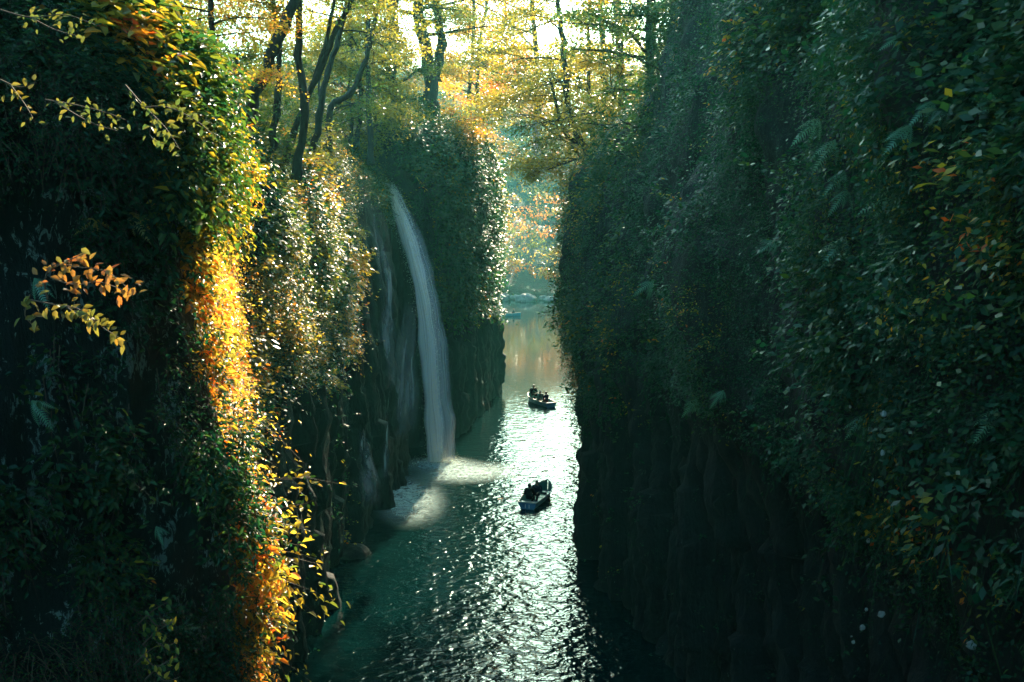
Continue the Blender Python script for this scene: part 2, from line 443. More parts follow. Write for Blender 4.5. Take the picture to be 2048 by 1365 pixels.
def axis(pts):
    out = []
    for (a, b, s) in pts: out += list(np.arange(a, b, s))
    return np.array(out + [pts[-1][1]])
tx = axis([(-1500, -200, 100), (-200, -60, 10), (-60, 50, 1.0), (50, 200, 10), (200, 1500, 100)])
ty = axis([(-1500, -40, 100), (-40, 120, 1.0), (120, 420, 3), (420, 600, 20), (600, 1800, 100)])
TX, TY = np.meshgrid(tx, ty, indexing='ij')
TZ = terrain_h(TX, TY)
a, b = TX.shape
idx = np.arange(a * b).reshape(a, b)
tq = np.stack([idx[:-1, :-1], idx[1:, :-1], idx[1:, 1:], idx[:-1, 1:]], -1).reshape(-1, 4)
TV = np.stack([TX, TY, TZ], -1).reshape(-1, 3)
terr = mesh_obj("hillside", TV, tq, EARTH, smooth=True)
tag(terr, "wooded ground rising on both sides of the river", kind="structure")
wv = [(-70, -60, 0), (60, -60, 0), (60, 260, 0), (-70, 260, 0)]
river = mesh_obj("river", wv, np.array([[0, 1, 2, 3]]), WATER)
tag(river, "rippled teal river running through the gorge", kind="structure")

# ------------------------------------------------------------------ leaves
def leaves(C, A, Nn, L, W, kind=2, fold=.25):
    """C base points, A axis unit, Nn approx normal, L,W arrays. kind 2: 6 verts/2 quads, kind 1: diamond quad"""
    n = len(C)
    L = np.broadcast_to(L, (n,))[:, None]; W = np.broadcast_to(W, (n,))[:, None]
    S = unit(np.cross(A, Nn)); U = unit(np.cross(S, A))
    if kind == 1:
        V = np.stack([C, C + A * L * .5 + S * W * .5 + U * W * fold * .5, C + A * L, C + A * L * .5 - S * W * .5 + U * W * fold * .3], 1)
        Fq = (np.arange(n)[:, None] * 4 + np.array([0, 1, 2, 3])).astype(np.int32)
        return V.reshape(-1, 3), Fq, 4
    droop = -U * L * .12
    V = np.stack([C, C + A * L * .32 + S * W * .48 + U * W * fold, C + A * L * .68 + S * W * .36 + U * W * fold * .7 + droop * .5,
                  C + A * L + droop * 1.4,
                  C + A * L * .68 - S * W * .36 + U * W * fold * .7 + droop * .5, C + A * L * .32 - S * W * .48 + U * W * fold], 1)
    base = np.arange(n)[:, None] * 6
    Fq = np.concatenate([base + np.array([0, 1, 2, 3]), base + np.array([0, 3, 4, 5])], 0).astype(np.int32)
    return V.reshape(-1, 3), Fq, 6

def randdir(n):
    v = RNG.normal(size=(n, 3)); return unit(v)

def foliage_on(surf, name, label, count, per, size, mask, tone, cs=.8, twig=False, spread=.22, out=.18, kind=1, mat=None, up=0.0, down=.5, cat=None, ar=.5):
    """count sprigs with per leaves each on a surface"""
    p, n = surf.sample(count, mask)
    clump = fbm(p, (cs,) * 3, 3, 40.)          # hummocks
    p = p + n * (out * (.2 + np.clip(clump + .35, 0, 1) * 2.2))[:, None] * RNG.random((count, 1))
    sd = unit(n * .75 + randdir(count) * .8 + np.array([0, 0, up]))
    ls = np.repeat(spread * 2.6 * (.5 + RNG.random(count)), per)[:, None]
    tt = (.05 + .95 * RNG.random(count * per))[:, None]
    S_ = np.repeat(sd, per, 0)
    C = np.repeat(p, per, 0) + S_ * ls * tt + np.array([0, 0, -down * .8]) * ls * tt ** 2 + RNG.normal(size=(count * per, 3)) * spread * .28
    side_ = unit(np.cross(S_, np.array([0.02, .01, 1.]))) * np.where(RNG.random((count * per, 1)) < .5, -1, 1)
    A = unit(S_ * .55 + side_ * .6 + randdir(count * per) * .35 + np.array([0, 0, -down * .6]))
    Nn = unit(np.repeat(n, per, 0) * .6 + np.array([0, 0, .7]) + randdir(count * per) * .55)
    tn = tone(np.repeat(p, per, 0), count * per) if callable(tone) else np.full(count * per, tone)
    tn = np.clip(tn + RNG.normal(size=len(tn)) * .10, 0, 1)
    patch = np.repeat(np.clip(1 + 1.5 * fbm(p, (.55,) * 3, 3, 90.), .45, 1.9), per)
    tn = np.clip(tn + .2 * np.repeat(fbm(p, (.4,) * 3, 3, 130.), per), 0, 1)
    sz = size * (0.5 + .9 * RNG.random(len(C))) * patch
    V, Fq, k = leaves(C, A, Nn, sz, sz * ar, kind)
    T_ = np.repeat(tn, k)
    mats = fm = None
    if twig:   # a thin woody stem under every spray
        L_ = ls[::per]; g = np.linspace(0, 1, 4)
        nq = len(Fq); base = len(V); tv = []
        w = unit(np.cross(sd, np.array([0.03, .02, 1.]))) * .0035
        for t in g: 
            c = p + sd * L_ * t + np.array([0, 0, -down * .8]) * L_ * t * t
            tv += [c - w * (1.2 - t), c + w * (1.2 - t)]
        tv = np.stack(tv, 1).reshape(-1, 3)
        b_ = base + np.arange(count)[:, None] * 8
        tq_ = np.concatenate([b_ + np.array([2 * i, 2 * i + 1, 2 * i + 3, 2 * i + 2]) for i in range(3)], 0)
        V = np.concatenate([V, tv]); Fq = np.concatenate([Fq, tq_]); T_ = np.concatenate([T_, np.zeros(len(tv))])
        mats = [mat or LEAF, TWIG]; fm = np.concatenate([np.zeros(nq), np.ones(len(tq_))])
    o = mesh_obj(name, V, Fq, mat or LEAF, tone=T_, mats=mats, fmat=fm)
    tag(o, label, cat, kind="stuff")
    return o

def tone_mix(base, patch_scale, hi, off=0., thr=.25):
    def f(p, n):
        k = sstep(thr, thr + .2, fbm(p, (patch_scale,) * 3, 3, off))
        return base + (hi - base) * k * RNG.random(len(p))
    return f

# right cliff: dense growth above the undercut
def m_right(C, n):
    z = C[..., 2]; edge = 8.6 + fbm(C, (.3, .3, .3), 3, 8.) * 1.6 - sstep(18, 8, C[..., 1]) * 1.2
    edge = edge + 1.2 * sstep(14, 22, C[..., 1]) * sstep(34, 27, C[..., 1]) - 3.5 * sstep(34, 44, C[..., 1])
    k = sstep(edge - .4, edge + .6, z)
    gaps = sstep(-.3, .05, fbm(C, (.4, .4, .28), 4, 51.))
    dist = C[..., 1]
    k = k * (1 - .88 * sstep(17, 13, dist) * sstep(12.4, 11.4, z + fbm(C, (.5, .5, .5), 3, 12.) * 1.2))
    return (k * (.12 + .88 * gaps) + .02) * (1 / np.clip(dist / 14, .8, 2.2))
foliage_on(RIGHT, "undergrowth", "dense dark green creepers and small leaves covering the right cliff", 90000, 6, .095, m_right,
           tone_mix(.25, .5, .95, 5., .28), spread=.13, out=.45, kind=1)
def m_right_near(C, n): return m_right(C, n) * (C[..., 1] < 24)
foliage_on(RIGHT, "undergrowth", "larger glossy leaves hanging over the near part of the right cliff", 11000, 4, .068, m_right_near,
           tone_mix(.25, .6, .8, 15., .3), spread=.12, out=.4, kind=2)
def m_right_edge(C, n): return ((C[..., 1] > 34) & (C[..., 1] < 52) & (C[..., 2] > 9.5)) * 1.0
foliage_on(RIGHT, "undergrowth", "bright leaf tufts along the lit rim of the right cliff", 9000, 6, .13, m_right_edge,
           tone_mix(.4, .4, .9, 25., .1), spread=.2, out=.5, kind=1)
foliage_on(RIGHT, "shrubs", "leafy shrubs standing out from the right cliff", 2600, 30, .10, lambda C, n: m_right(C, n) * sstep(.0, .2, fbm(C, (.3, .3, .3), 3, 266.)),
           tone_mix(.38, .6, .85, 7., .2), spread=.34, out=.35, kind=1, down=.25, up=.25)
foliage_on(RIGHT, "vines", "thin hanging roots and vines trailing down the right cliff", 2600, 5, .7, lambda C, n: m_right(C, n) * sstep(.1, .3, fbm(C, (.5, .5, .15), 3, 66.)),
           .18, spread=.16, out=.3, kind=1, down=4.0, ar=.014, mat=LEAF)
foliage_on(RIGHT, "moss", "fine moss and filmy plants in soft patches on the right cliff", 30000, 8, .05, lambda C, n: m_right(C, n) * sstep(.0, .25, fbm(C, (.35, .35, .2), 3, 166.)),
           .42, spread=.12, out=.3, kind=1, down=.9, ar=.35)
# near left cliff
def m_near_dark(C, n):
    z = C[..., 2]
    top = sstep(14.0, 15.0, z + fbm(C, (.8, .8, .8), 3) * .8)
    low = sstep(12.6, 11.4, z + fbm(C, (.7, .7, .7), 3, 5.) * .7)
    return ((C[..., 1] < 9.4) * (.22 + top * 1.0 + low * .8) * sstep(-.3, .2, fbm(C, (1.3, 1.3, 1.3), 3, 33.)))
foliage_on(NEAR, "undergrowth", "dark green leaves and small ferns clinging to the shaded near cliff face", 9000, 8, .05, m_near_dark,
           tone_mix(.32, 1.2, .8, 3., .35), spread=.11, out=.14, kind=2, twig=True)
def m_near_lit(C, n): return (C[..., 1] > 9.2) * (C[..., 1] < 30) * (.07 + sstep(-.08, .12, fbm(C, (.9, .9, .9), 3, 77.))) / np.clip(C[..., 1] / 10, 1, 3)
foliage_on(NEAR, "undergrowth", "golden sunlit leaves and grasses along the edge of the near cliff", 15000, 9, .085, m_near_lit,
           tone_mix(.55, .9, 1.05, 6., -.15), spread=.11, out=.13, kind=2, twig=True, mat=CROWN)
foliage_on(NEAR, "undergrowth", "long leafy sprays arching out from the lit rim", 620, 22, .055, lambda C, n: m_near_lit(C, n) * sstep(.0, .2, fbm(C, (1.1, 1.1, 1.1), 3, 7.)),
           tone_mix(.6, .8, .95, 9., -.1), mat=CROWN, twig=True, spread=.27, out=.2, kind=2, down=.35)
foliage_on(NEAR, "grass", "wispy amber grass blades jutting from the sunlit cliff edge", 2600, 9, .17, m_near_lit,
           .72, spread=.05, out=.12, kind=1, down=.25, ar=.07)
foliage_on(NEAR, "grass", "green grass tufts mixed in the sunlit cliff edge", 1800, 9, .15, m_near_lit,
           .45, spread=.05, out=.12, kind=1, down=.1, ar=.09)
def m_near_rim(C, n): return (C[..., 1] > 7.5) * (C[..., 1] < 13) * (C[..., 2] > 14.7) * (C[..., 0] > -3.75) * (C[..., 1] > 8.6) * 1.0
foliage_on(NEAR, "undergrowth", "orange and yellow leaves spilling over the top of the near cliff", 3200, 6, .08, m_near_rim,
           tone_mix(.6, 1.0, .95, 16., -.1), spread=.14, out=.35, kind=2)
# left gorge wall
def m_left(C, n):
    z, y = C[..., 2], C[..., 1]
    edge = 9.5 + fbm(C, (.3, .3, .3), 3, 18.) * 2.2 + 6.3 * sstep(43, 46.5, y) * sstep(64.5, 63, y)
    return sstep(edge - .8, edge + .8, z) * (.55 + .45 * sstep(-.5, .0, fbm(C, (.4, .4, .35), 3, 61.))) * (1 + 1.2 * (y < 46)) + .01 * (y < 43)
foliage_on(LEFT, "undergrowth", "leafy growth draped over the left wall beside the waterfall", 42000, 6, .12, m_left,
           tone_mix(.30, .45, .85, 35., .05), cs=.6, spread=.2, out=.35, kind=1)
foliage_on(LEFT, "undergrowth", "sunlit autumn leaf tufts jutting from the upper left wall", 5200, 16, .12, lambda C, n: (C[..., 1] < 46) * sstep(8.5, 10.5, C[..., 2] + fbm(C, (.5, .5, .2), 3, 14.) * 2) * sstep(-.05, .15, fbm(C, (.6, .6, .3), 3, 19.)),
           tone_mix(.46, .5, .88, 55., -.05), cs=.6, spread=.17, out=.5, kind=1, mat=CROWN)
def m_head(C, n):
    z, y = C[..., 2], C[..., 1]
    edge = 8 + fbm(C, (.3, .3, .3), 3, 28.) * 2
    return sstep(edge - 1, edge + 1, z) * (.3 + .7 * sstep(-.4, .1, fbm(C, (.3, .3, .3), 3, 71.))) * (y < 93) * ((y > 64.3) | ((z > 17.6) & (y > 62.6)))
foliage_on(HEAD, "undergrowth", "dark shrubs and creepers hanging down the headland behind the waterfall", 26000, 7, .22, m_head,
           tone_mix(.38, .35, .8, 45., .15), cs=.5, spread=.30, out=.7, kind=1)

foliage_on(LEFT, "grass", "pale green grassy ridge above the waterfall", 9000, 10, .11, lambda C, n: ((C[..., 1] > 46.5) & (C[..., 1] < 61)) * sstep(15.6, 16.6, C[..., 2]),
           .5, spread=.12, out=.3, kind=1, down=.6, ar=.16)
foliage_on(HEAD, "shrubs", "arching shrubs spilling over the headland", 900, 34, .16, lambda C, n: m_head(C, n) * sstep(11, 15, C[..., 2]),
           tone_mix(.42, .4, .85, 17., .1), spread=.55, out=.4, kind=1, down=.45, up=.2)
foliage_on(LEFT, "shrubs", "arching shrubs spilling over the left wall", 700, 34, .12, lambda C, n: m_left(C, n) * (C[..., 1] < 50),
           tone_mix(.45, .4, .9, 27., .0), spread=.4, out=.3, kind=1, down=.35, up=.15, mat=CROWN)
# ground cover on terrain tops
class TerrSurf:
    def __init__(s, x0, x1, y0, y1, keep=None):
        s.b = (x0, x1, y0, y1); s.keep = keep
    def sample(s, count, mask=None):
        x0, x1, y0, y1 = s.b
        P_ = np.zeros((0, 3))
        while len(P_) < count:
            X = RNG.uniform(x0, x1, count * 2); Y = RNG.uniform(y0, y1, count * 2)
            Z = terrain_h(X, Y)
            p = np.stack([X, Y, Z], -1)
            px, py, f = pix(p)
            ok = (Z > .2) & (px > -300) & (px < 2350) & (py > -1500)
            if mask is not None: ok &= RNG.random(len(X)) < mask(p, None)
            P_ = np.concatenate([P_, p[ok]])
        P_ = P_[:count]
        e = .6
        hx = (terrain_h(P_[:, 0] + e, P_[:, 1]) - terrain_h(P_[:, 0] - e, P_[:, 1])) / (2 * e)
        hy = (terrain_h(P_[:, 0], P_[:, 1] + e) - terrain_h(P_[:, 0], P_[:, 1] - e)) / (2 * e)
        hx = np.clip(hx, -2, 2); hy = np.clip(hy, -2, 2)
        return P_, unit(np.stack([-hx, -hy, np.ones(count)], -1))
foliage_on(TerrSurf(-30, -7, 22, 75), "undergrowth", "green shrub layer under the trees on the left bank", 15000, 6, .16, None,
           tone_mix(.38, .25, .75, 12., .1), spread=.35, out=1.1, kind=1, up=.3)
foliage_on(TerrSurf(8, 30, 36, 80), "undergrowth", "sunlit shrub layer on the slope above the right cliff", 9000, 6, .16, None,
           tone_mix(.4, .25, .7, 22., .1), spread=.35, out=1.1, kind=1, up=.3)

def woods(name, label, box, ntree, rad, leaves_per, size, tbase, seed, minh=.0):
    """a far wood that reads as one mass: bumpy crowns of leaf clumps"""
    s = TerrSurf(*box)
    p, n = s.sample(ntree)
    r = rad * (.6 + .8 * RNG.random(ntree))
    hgt = r * (1.0 + 1.2 * RNG.random(ntree)) + minh
    k = leaves_per
    d = randdir(ntree * k); d[:, 2] = np.abs(d[:, 2]) * 1.0 - .25
    rr = np.repeat(r, k) * (.55 + .5 * RNG.random(ntree * k) ** .5)
    C = np.repeat(p + np.stack([r * 0, r * 0, hgt], -1), k, 0) + d * rr[:, None] * np.array([1, 1, .75])
    C += RNG.normal(size=C.shape) * .15
    lump = noise(C * .8 + seed) > -.25
    t = np.repeat(np.clip(tbase + RNG.normal(size=ntree) * .2, 0, 1), k)
    C, d, t = C[lump], d[lump], t[lump]
    A = unit(d * .4 + randdir(len(C)) * .8 + np.array([0, 0, -.3])); Nn = unit(d * .5 + randdir(len(C)) * .5 + np.array([0, 0, .6]))
    sz = size * (.6 + .8 * RNG.random(len(C)))
    V, Fq, kk = leaves(C, A, Nn, sz, sz * .62, 1)
    t = np.clip(t + RNG.normal(size=len(t)) * .07, 0, 1)
    o = mesh_obj(name, V, Fq, WOODS, tone=np.repeat(t, kk))
    tag(o, label, None, kind="stuff"); return o
woods("woods", "hazy autumn wood covering the hill beyond the far pool", (-75, 65, 192, 420), 1700, 3.0, 180, .5, .82, 3.)
woods("woods", "sunlit wood on the slope behind the left bank trees", (-75, -8, 84, 190), 460, 2.8, 330, .33, .66, 5., 1.5)
woods("woods", "backlit wood on the slope beyond the right cliff", (9.5, 60, 58, 190), 380, 3.0, 330, .33, .60, 9., 1.5)

# ------------------------------------------------------------------ tubes and trees
def tube(pts, rad, seg=7, cap=True):
    pts = np.asarray(pts, float); n = len(pts)
    rad = np.broadcast_to(rad, (n,))
    T = unit(np.gradient(pts, axis=0))
    ref = np.array([0, 1, 0.]) if abs(T[0][2]) > .8 else np.array([0, 0, 1.])
    V = []
    u = unit(np.cross(ref, T[0]))
    for i in range(n):
        u = unit(u - T[i] * np.dot(u, T[i])); w = np.cross(T[i], u)
        for k in range(seg):
            a = 2 * math.pi * k / seg
            V.append(pts[i] + (u * math.cos(a) + w * math.sin(a)) * rad[i])
    Fq = []
    for i in range(n - 1):
        for k in range(seg):
            k2 = (k + 1) % seg
            Fq.append((i * seg + k, i * seg + k2, (i + 1) * seg + k2, (i + 1) * seg + k))
    return np.array(V), Fq

class MB:
    def __init__(s): s.V = []; s.F = []; s.n = 0
    def add(s, V, Fq):
        s.V.append(np.asarray(V, float)); s.F += [tuple(i + s.n for i in f) for f in Fq]; s.n += len(V); return s
    def tube(s, pts, rad, seg=7):
        V, Fq = tube(pts, rad, seg)
        n = len(V); Fq = list(Fq) + [tuple(range(seg))[::-1], tuple(range(n - seg, n))]
        return s.add(V, Fq)
    def box(s, c, h, rot=None):
        V = np.array([(x, y, z) for x in (-1, 1) for y in (-1, 1) for z in (-1, 1)], float) * np.array(h)
        if rot is not None: V = V @ np.asarray(rot).T
        V = V + np.array(c)
        return s.add(V, [(0, 1, 3, 2), (4, 6, 7, 5), (0, 4, 5, 1), (2, 3, 7, 6), (0, 2, 6, 4), (1, 5, 7, 3)])
    def build(s, name, mat, parent=None, smooth=False):
        return mesh_obj(name, np.concatenate(s.V), s.F, mat, parent, smooth=smooth)

def smooth_path(pts, k=5):
    A = np.array(pts, float); out = []
    for i in range(len(A) - 1):
        p0 = A[max(i - 1, 0)]; p1 = A[i]; p2 = A[i + 1]; p3 = A[min(i + 2, len(A) - 1)]
        for j in range(k):
            t = j / k
            out.append(.5 * (2 * p1 + (p2 - p0) * t + (2 * p0 - 5 * p1 + 4 * p2 - p3) * t * t + (3 * p1 - p0 - 3 * p2 + p3) * t**3))
    out.append(A[-1]); return np.array(out)

def limb(start, d, length, r, rng, droop=.1, curl=.35, n=7):
    pts = [np.array(start, float)]; d = np.array(d, float)
    for i in range(n):
        d = d + rng.normal(size=3) * curl / n * 2 + np.array([0, 0, -droop / n])
        d /= np.linalg.norm(d); pts.append(pts[-1] + d * length / n)
    return np.array(pts), r * np.linspace(1, .25, n + 1)

def tree(name, label, trunks, nb, blen, nleaf, tone, size, seed, from_t=.3, mat=None, cat="tree", group=None, droop=.15, side=None, flat=.35, ar=.55, upb=.25):
    """trunks: list of (pixel/world points, r0, r1). Boughs and leaf sprays grow from them."""
    rng = np.random.default_rng(seed)
    base = np.array(trunks[0][0][0], float)
    root = empty(name, tuple(base))
    tag(root, label, cat, group)
    mb = MB(); LC = []; LA_ = []
    for (pts, r0, r1) in trunks:
        pp = smooth_path(pts, 5) - base
        pp[1:-1] += rng.normal(size=(len(pp) - 2, 3)) * r0 * .18
        m = len(pp)
        rr = np.linspace(r0, r1, m) * (1 + .12 * rng.normal(size=m).clip(-1, 1)); rr[0] *= 1.45; rr[1] *= 1.15
        mb.tube(pp, rr, 9)
        nbb = max(1, int(nb / len(trunks)))
        for i in range(nbb):
            t = from_t + (1 - from_t) * (i + rng.random()) / nbb
            q = min(int(t * (m - 1)), m - 2); st = pp[q]
            az = rng.random() * 2 * math.pi
            d = np.array([math.cos(az), math.sin(az) * .8, upb + rng.normal() * .2])
            if side is not None: d[:2] += np.array(side)
            d /= np.linalg.norm(d)
            ll = blen * (.5 + .7 * rng.random()) * (1 - .35 * t)
            bp, br = limb(st, d, ll, max(rr[q] * .38, .02), rng, droop)
            mb.tube(bp, br, 5)
            for j in range(6):
                k = 2 + int(rng.random() * 5)
                dd = bp[min(k + 1, 7)] - bp[k - 1]; dd /= np.linalg.norm(dd)
                dd = dd + rng.normal(size=3) * np.array([.8, .8, .3]); dd /= np.linalg.norm(dd)
                tp, tr = limb(bp[k], dd, ll * .42 * (.6 + .6 * rng.random()), max(br[k] * .5, .007), rng, droop * 1.5, n=4)
                mb.tube(tp, tr, 4)
                LC.append(tp); LA_.append(dd)
    bark = mb.build("trunk", BARK, root, smooth=True)
    LC = np.array(LC)
    if nleaf:
        n = nleaf
        k = rng.integers(0, len(LC), n)
        t = rng.random(n) ** .7 * 4; i = np.minimum(t.astype(int), 3); f = (t - i)[:, None]
        c = LC[k, i] * (1 - f) + LC[k, i + 1] * f
        sp = blen * .085
        c = c + rng.normal(size=(n, 3)) * np.array([sp, sp, sp * flat])
        A = rng.normal(size=(n, 3)) * np.array([1, 1, .35]) + np.array([0, 0, -.35]); A = unit(A)
        Nn = unit(rng.normal(size=(n, 3)) * .45 + np.array([0, 0, 1.]))
        sz = size * (.6 + .7 * rng.random(n))
        V, Fq, kk = leaves(c, A, Nn, sz, sz * ar, 1)
        tn = np.clip(tone + rng.normal(size=len(LC))[k] * .06 + rng.normal(size=n) * .07, 0, 1)
        mesh_obj("crown", V, Fq, mat or CROWN, root, tone=np.repeat(tn, kk))
    return root

def pts(Y, *xy, dY=0.0):
    n = len(xy)
    return [P(x, y, Y + dY * i / max(1, n - 1)) for i, (x, y) in enumerate(xy)]

T = tree
T("tree", "thick mossy trunk leaning right at the edge of the near cliff", [(pts(29, (478, 345), (492, 265), (520, 170), (555, 80), (592, -5), (640, -130), (680, -300)), .21, .12)], 20, 4.5, 12750, 0.44, .12, 1, .72)
T("tree", "slender upright tree just right of the thick leaning trunk", [(pts(32, (592, 360), (610, 230), (598, 110), (600, 0), (612, -200), (620, -330)), .15, .08)], 15, 3.6, 8840, 0.46, .12, 2, .72)
T("tree", "thin dark stem forking low behind the leaning trunk", [(pts(31, (541, 360), (545, 270), (556, 200), (560, 110), (548, 0), (540, -120)), .13, .06)], 11, 3, 6120, 0.54, .11, 3, .72)
T("tree", "curved double stemmed tree bending right over the left bank", [(pts(34, (562, 350), (600, 230), (640, 140), (672, 60), (720, -40), (760, -200)), .13, .06), (pts(34, (610, 215), (650, 90), (668, 0), (672, -100)), .09, .04)], 15, 3.5, 8840, .36, .12, 4, .72)
T("tree", "thin tree with a pale kinked stem at the left of the green ridge", [(pts(40, (612, 350), (638, 245), (645, 190), (668, 110), (690, 20), (700, -120)), .17, .08)], 12, 4, 4692, 0.59, .13, 5, .72)
T("tree", "low bough arching up to the right above the green ridge", [(pts(44, (655, 300), (662, 215), (700, 190), (728, 130), (745, 60), (770, -60)), .17, .07)], 12, 3.6, 4284, .5, .13, 6, .72)
T("tree", "tall dark double trunk standing above the headland", [(pts(72, (862, 330), (864, 230), (862, 150), (848, 75), (834, 0), (820, -120)), .62, .3), (pts(72.5, (868, 160), (882, 90), (874, 0), (880, -130)), .38, .22)], 22, 7.5, 15300, 0.47, .20, 7, .62)
T("tree", "broad dark trunk wrapped in leaves left of the double trunk", [(pts(66, (782, 320), (780, 200), (788, 60), (790, -150)), .5, .3)], 22, 6.5, 17000, 0.39, .19, 8, .4)
T("tree", "slim straight tree behind the green ridge", [(pts(58, (742, 330), (738, 200), (735, 80), (742, -120)), .2, .12)], 15, 5, 10200, 0.56, .17, 9, .25)
T("tree", "slim leaning stem between the green ridge and broad trunk", [(pts(60, (712, 300), (722, 180), (700, 60), (716, -120)), .16, .1)], 12, 5, 8840, 0.69, .17, 10, .3)
T("tree", "bare thin stem high over the near cliff top", [(pts(26, (430, 260), (428, 120), (424, 0), (430, -150)), .09, .05)], 12, 2.6, 6800, 0.84, .10, 11, .2)
T("tree", "reddish sapling above the shaded near cliff", [(pts(20, (330, 240), (345, 110), (338, 0), (350, -120)), .06, .03)], 11, 1.9, 3000, .80, .09, 12, .15)
T("tree", "yellow leaved sapling at the left top of the near cliff", [(pts(18, (235, 160), (232, 60), (222, -90)), .06, .03)], 10, 1.8, 4080, 0.86, .09, 13, .1)
T("maple_tree", "low orange maple spreading at the right of the double trunk", [(pts(74, (880, 300), (885, 262), (900, 246)), .2, .1)], 12, 5.0, 5000, .84, .17, 14, .3, side=(.9, -.1), cat="maple", upb=.15)
T("tree", "thin pale stem in yellow green foliage behind the double trunk", [(pts(105, (938, 200), (945, 100), (950, -60)), .22, .14)], 12, 7, 10200, 0.76, .26, 15, .1)
T("tree", "second thin stem in yellow green foliage, nearest the footbridge", [(pts(108, (953, 205), (957, 110), (975, 0), (980, -100)), .22, .12)], 12, 7, 10200, 0.78, .26, 16, .1)
T("tree", "orange tinted tree above the footbridge", [(pts(118, (1000, 240), (1005, 120), (1012, -20)), .25, .12)], 15, 7.5, 11050, 0.97, .28, 17, .2)
# low glossy evergreens filling the understorey
for k_, (ux, uy, uY, lb) in enumerate([(470, 300, 33, "between the leaning trunk and the near cliff"), (520, 290, 40, "behind the thin forked stem"), (575, 280, 46, "behind the slender upright tree"),
        (640, 260, 52, "behind the kinked pale stem"), (700, 240, 60, "at the back of the green ridge"), (750, 270, 62, "just above the waterfall lip"), 
        (905, 300, 80, "on the headland brow"), (950, 290, 84, "at the headland corner"), (545, 180, 60, "high behind the leaning trunk"),
        (650, 150, 70, "high behind the low bough"), (735, 140, 84, "high between the slim stems"), (400, 160, 40, "behind the bare thin stem"), (340, 120, 34, "behind the reddish sapling")]):
    T("shrub", "glossy evergreen shrub " + lb, [(pts(uY, (ux, uy + 45), (ux + 4, uy), (ux - 3, uy - 1.9 * 1991 / uY), (ux + 4, uy - 3.2 * 1991 / uY)), .10, .04)], 14, 2.6 + uY * .02, 6500, .3 + .32 * ((k_ * 37) % 10) / 10, .105 + uY * .0008, 300 + k_, .05, cat="shrub", flat=.6)
# right bank
T("tree", "slender tree leaning left from the rim of the right cliff", [(pts(50, (1182, 335), (1165, 290), (1140, 235), (1132, 160), (1122, 60), (1114, -40), (1105, -180)), .2, .09), (pts(50, (1160, 290), (1128, 262), (1112, 205), (1098, 150)), .11, .05)], 30, 6.2, 18700, 0.56, .15, 18, .25, side=(-.35, 0), droop=.05, flat=.18, upb=.12)
T("tree", "low bough hanging over the gorge with pale backlit leaf sprays", [(pts(49, (1190, 350), (1165, 318), (1120, 330), (1070, 352)), .09, .03)], 17, 3.4, 4200, .62, .14, 19, .35, side=(-.8, -.2), droop=.1, flat=.5, upb=.0)
T("tree", "leafy evergreen branch over the far pool beside the slender tree", [(pts(53, (1200, 370), (1150, 300), (1100, 260), (1060, 235)), .1, .04)], 17, 3.2, 3600, .3, .14, 20, .4, side=(-.5, 0), droop=.4, flat=.5, upb=.0)
T("tree", "ivy clad trunk at the left edge of the dark evergreens", [(pts(52, (1262, 330), (1248, 200), (1236, 80), (1228, -100)), .26, .16)], 22, 3.6, 14450, 0.64, .14, 21, .05)
T("tree", "dark evergreen filling the top right of the gap", [(pts(42, (1330, 330), (1318, 200), (1300, 60), (1296, -120)), .28, .18)], 25, 4.2, 20400, .3, .14, 22, .05)
T("tree", "dark evergreen against the upper right cliff", [(pts(36, (1420, 300), (1410, 160), (1400, 20), (1395, -120)), .26, .18)], 22, 3.8, 18700, .08, .13, 23, .05)
T("tree", "small yellow green tree on the slope right of the slender tree", [(pts(62, (1190, 330), (1180, 220), (1176, 120), (1178, -20)), .16, .08)], 20, 4.6, 13600, .56, .18, 24, .1)
T("tree", "feathery bright tree at the top centre of the gap", [(pts(88, (1075, 230), (1070, 100), (1060, -60)), .3, .16)], 22, 8.5, 15300, .5, .26, 25, .15, flat=.2)
T("tree", "tall pale green tree behind the ivy clad trunk", [(pts(80, (1215, 260), (1205, 100), (1200, -120)), .3, .2)], 22, 7.5, 17000, 0.60, .24, 26, .1)

# unseen trees added over and behind the viewpoint to cut the light
def unseen_shade_tree(x, y, z0, h, r, label, seed, lean=None, lsz=.5, n=5200, flat=.45):
    rng = np.random.default_rng(seed)
    root = empty("unseen_shade_tree", (x, y, z0)); tag(root, label, "tree", "unseen trees added to shade the gorge")
    cx = -x * .35 if abs(x) > 6 else 0
    mb = MB(); top = np.array([cx * .6 if lean is None else lean, 0, h])
    cx = cx if lean is None else lean
    tp = smooth_path([(0, 0, -1), (cx * .1, .3, h * .35), (cx * .35, -.2, h * .7), tuple(top)], 4)
    mb.tube(tp, np.linspace(.42, .16, len(tp)), 8)
    for k in range(9):
        a_ = rng.random() * 6.28; bp, br = limb(tp[6 + k % 5], (math.cos(a_), math.sin(a_), .5), r * .9, .13, rng)
        mb.tube(bp, br, 5)
    mb.build("trunk", BARK, root, smooth=True)
    d = unit(rng.normal(size=(n, 3))); c = top + d * r * (.35 + .65 * rng.random((n, 1))) * np.array([1, 1, flat])
    A = unit(rng.normal(size=(n, 3)) * np.array([1, 1, .4])); Nn = unit(rng.normal(size=(n, 3)) * .4 + np.array([0, 0, 1.]))
    sz = lsz * (.6 + .7 * rng.random(n)); V, Fq, kk = leaves(c, A, Nn, sz, sz * .7, 1)
    mesh_obj("crown", V, Fq, LEAF, root, tone=np.repeat(np.clip(.3 + rng.normal(size=n) * .12, 0, 1), kk))
CT = [(10, 4, 8, "right cliff top closest to the viewpoint"), 
      (9, -8, 8, "right bank just behind the viewpoint")]
